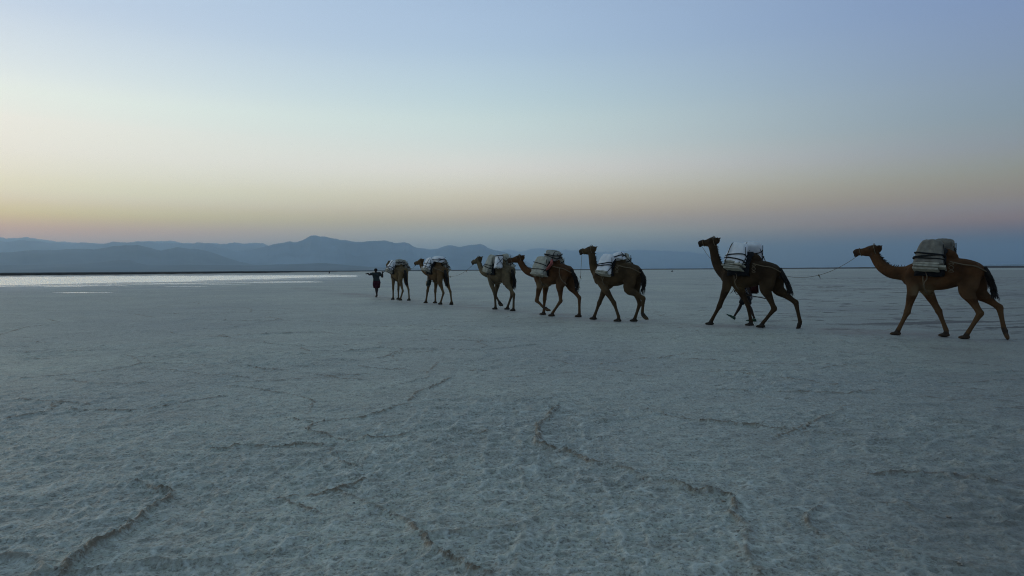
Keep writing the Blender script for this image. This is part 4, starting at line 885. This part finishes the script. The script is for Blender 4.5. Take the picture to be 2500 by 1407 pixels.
for h, f, y in (((-.325,.09,.012),(1,0,0),.09), ((.415,-.09,.030),(.86,0,.48),-.09)):
    bm = bmesh.new(); foot(bm, h, np.array(h)-np.array([0.004,0,.004]), f, .275)
    f = np.array(f); f = f/np.linalg.norm(f); up_ = np.array([-f[2],0,f[0]]); h = np.array(h)
    tube(bm, [tuple(h+f*.035+up_*.02), tuple(h+f*.03+up_*.075)], [(.048,.055),(.045,.05)], 12, 2, (0,1,0))
    me = remeshed('shoe', bm, .009, 2)
    co = np.zeros(len(me.vertices)*3, np.float32); me.vertices.foreach_get('co', co); co = co.reshape(-1, 3); c_ = co.mean(0); co = c_+(co-c_)*np.array([1.06,1.14,1.12]); co[:, 2] = np.maximum(co[:, 2], .003); me.vertices.foreach_set('co', co.astype(np.float32).ravel()); me.update()
    link('shoe', me, dr_, M_SHOE)
def onman(o): o.location = (*m2, 0); o.rotation_euler = (0, 0, m2h); return o
st2 = onman(rope_obj('walking_stick', [(-.12,.26,.80),(-.26,.29,.79),(-.55,.31,.745),(-.92,.33,.68)], .014, M_WOOD, None, 3, 8)); tag(st2, 'thin dark stick trailing from the hand of the man behind the dark camel', 'stick')
bm = bmesh.new(); rnd = random.Random(9)
box(bm, (-.30,.12,1.03), (.26,.10,.36)); bmesh.ops.bevel(bm, geom=bm.edges[:], offset=.03, segments=2, affect='EDGES'); bmesh.ops.subdivide_edges(bm, edges=bm.edges[:], cuts=2)
for v in bm.verts: v.co += Vector([rnd.uniform(-.008, .008) for _ in range(3)])
bagr = empty('shoulder_bag'); onman(bagr); tag(bagr, 'dark red cloth bag slung at the back of the man behind the dark camel', 'bag')
bm_obj('bag', bm, bagr, M_RED)
rope_obj('strap', [(-.28,.14,1.18),(-.12,.12,1.42),(.02,.05,1.48),(.10,-.06,1.38),(.0,-.18,1.15),(-.22,.02,1.06)], .012, M_RED, bagr, 4)
# his camel's lead: from the mouth down behind the neck into his hand, the slack in a loose coil
wm_ = Matrix.Translation((*m2, 0)) @ Matrix.Rotation(m2h, 4, 'Z')
a = np.array(CAMELS[6][2]); h2 = np.array(wm_ @ Vector((.41,-.175,.915)))
lr = empty('lead_rope', tuple(a)); tag(lr, 'thin rope dropping from the dark camel mouth to the hand of the hidden man', 'rope', 'lead ropes linking the camels')
n1 = np.array(W(6, (1.02,-.16,1.78))); n2 = np.array(W(6, (.62,-.30,1.28)))
q = [a, a*.5+n1*.5+np.array([0,0,-.06]), n1, n2, n2*.5+h2*.5-np.array([0,0,.05]), h2]
rope_obj('cord', [tuple(p-a) for p in q], .0055, M_ROPE, lr, 6)
e = n2*.4+h2*.6-np.array([0,0,.07]); dv = np.array([math.cos(m2h), math.sin(m2h), 0])
rope_obj('cord', [tuple(p-a) for p in (e, e+dv*.04-np.array([0,0,.07]), e+dv*.10-np.array([0,0,.13]))], .010, M_ROPE, lr, 4)
rope_obj('coil', [tuple(h2-a+dv*(.05*math.cos(t)-.06)+np.array([0,0,-.06+.055*math.sin(t)])) for t in np.linspace(0, 12, 30)], .010, M_ROPE, lr, 2)

# ------------------------------------------------------------------ loose crumbs of salt along the ridges, far dark rocks
rnd = random.Random(21); bm = bmesh.new()
from mathutils.bvhtree import BVHTree
def ground_z(x, y):
    r = math.hypot(x, y); q = math.degrees(math.atan2(x, y)); i = int(np.searchsorted(rows, r)); j = int(np.searchsorted(dense, q)); i = min(i, nr-1); j = min(j, len(dense)-1)
    return float(Z[i*nc+j])
CR = []
for pl in RIDGES[:N_MAIN]:
    P = np.array(pl)
    for p, q in zip(P[:-1], P[1:]):
        rr_ = math.hypot(*p)
        if rr_ > 10: continue
        for k in range(int(np.linalg.norm(q-p)*12)):
            t = rnd.random(); c = p*(1-t)+q*t+np.array([rnd.gauss(0, .035), rnd.gauss(0, .035)])
            CR.append((c[0], c[1], rnd.uniform(.004, .011)*(1 if rnd.random() < .9 else 1.6)))
for (x, y, s) in CR:
    m = Matrix.Translation((x, y, ground_z(x, y)+s*.25)) @ Matrix.Rotation(rnd.uniform(0, 6.3), 4, 'Z') @ Matrix.Diagonal((s*rnd.uniform(.8, 1.5), s, s*rnd.uniform(.5, .9), 1))
    g = bmesh.ops.create_icosphere(bm, subdivisions=1, radius=1, matrix=m)
    for v in g['verts']: v.co += Vector([rnd.uniform(-.2, .2)*s for _ in range(3)])
crumbs = bm_obj('salt_crumbs', bm, None, material('salt_crumb', (.34, .30, .25), .95, .35, 20, .4, 60), False); tag(crumbs, kind='stuff')
M_RK = material('dark_rock', (.025, .022, .02), .95, .3, 2)
for x, y, sx, sz, lb in ((-258,372,2.2,.75,'low dark rock on the grey flat beyond the brine, left of the mountains'), (-99,370,.5,1.0,'upright dark rock on the far flat beyond the end of the brine'), (-62,318,1.2,.6,'dark rock on the far flat near the walking man'), (81,345,.9,.6,'small dark rock far off between two camels')):
    bm = bmesh.new(); g = bmesh.ops.create_icosphere(bm, subdivisions=2, radius=1)
    for v in bm.verts: v.co = Vector((v.co.x*sx*.6*rnd.uniform(.8,1.2), v.co.y*sx*.5*rnd.uniform(.8,1.2), v.co.z*sz*rnd.uniform(.85,1.15)))
    o = bm_obj('rock', bm, None, M_RK, False); o.location = (x, y, sz*.15); tag(o, lb, 'rock', 'dark rocks on the far flat')
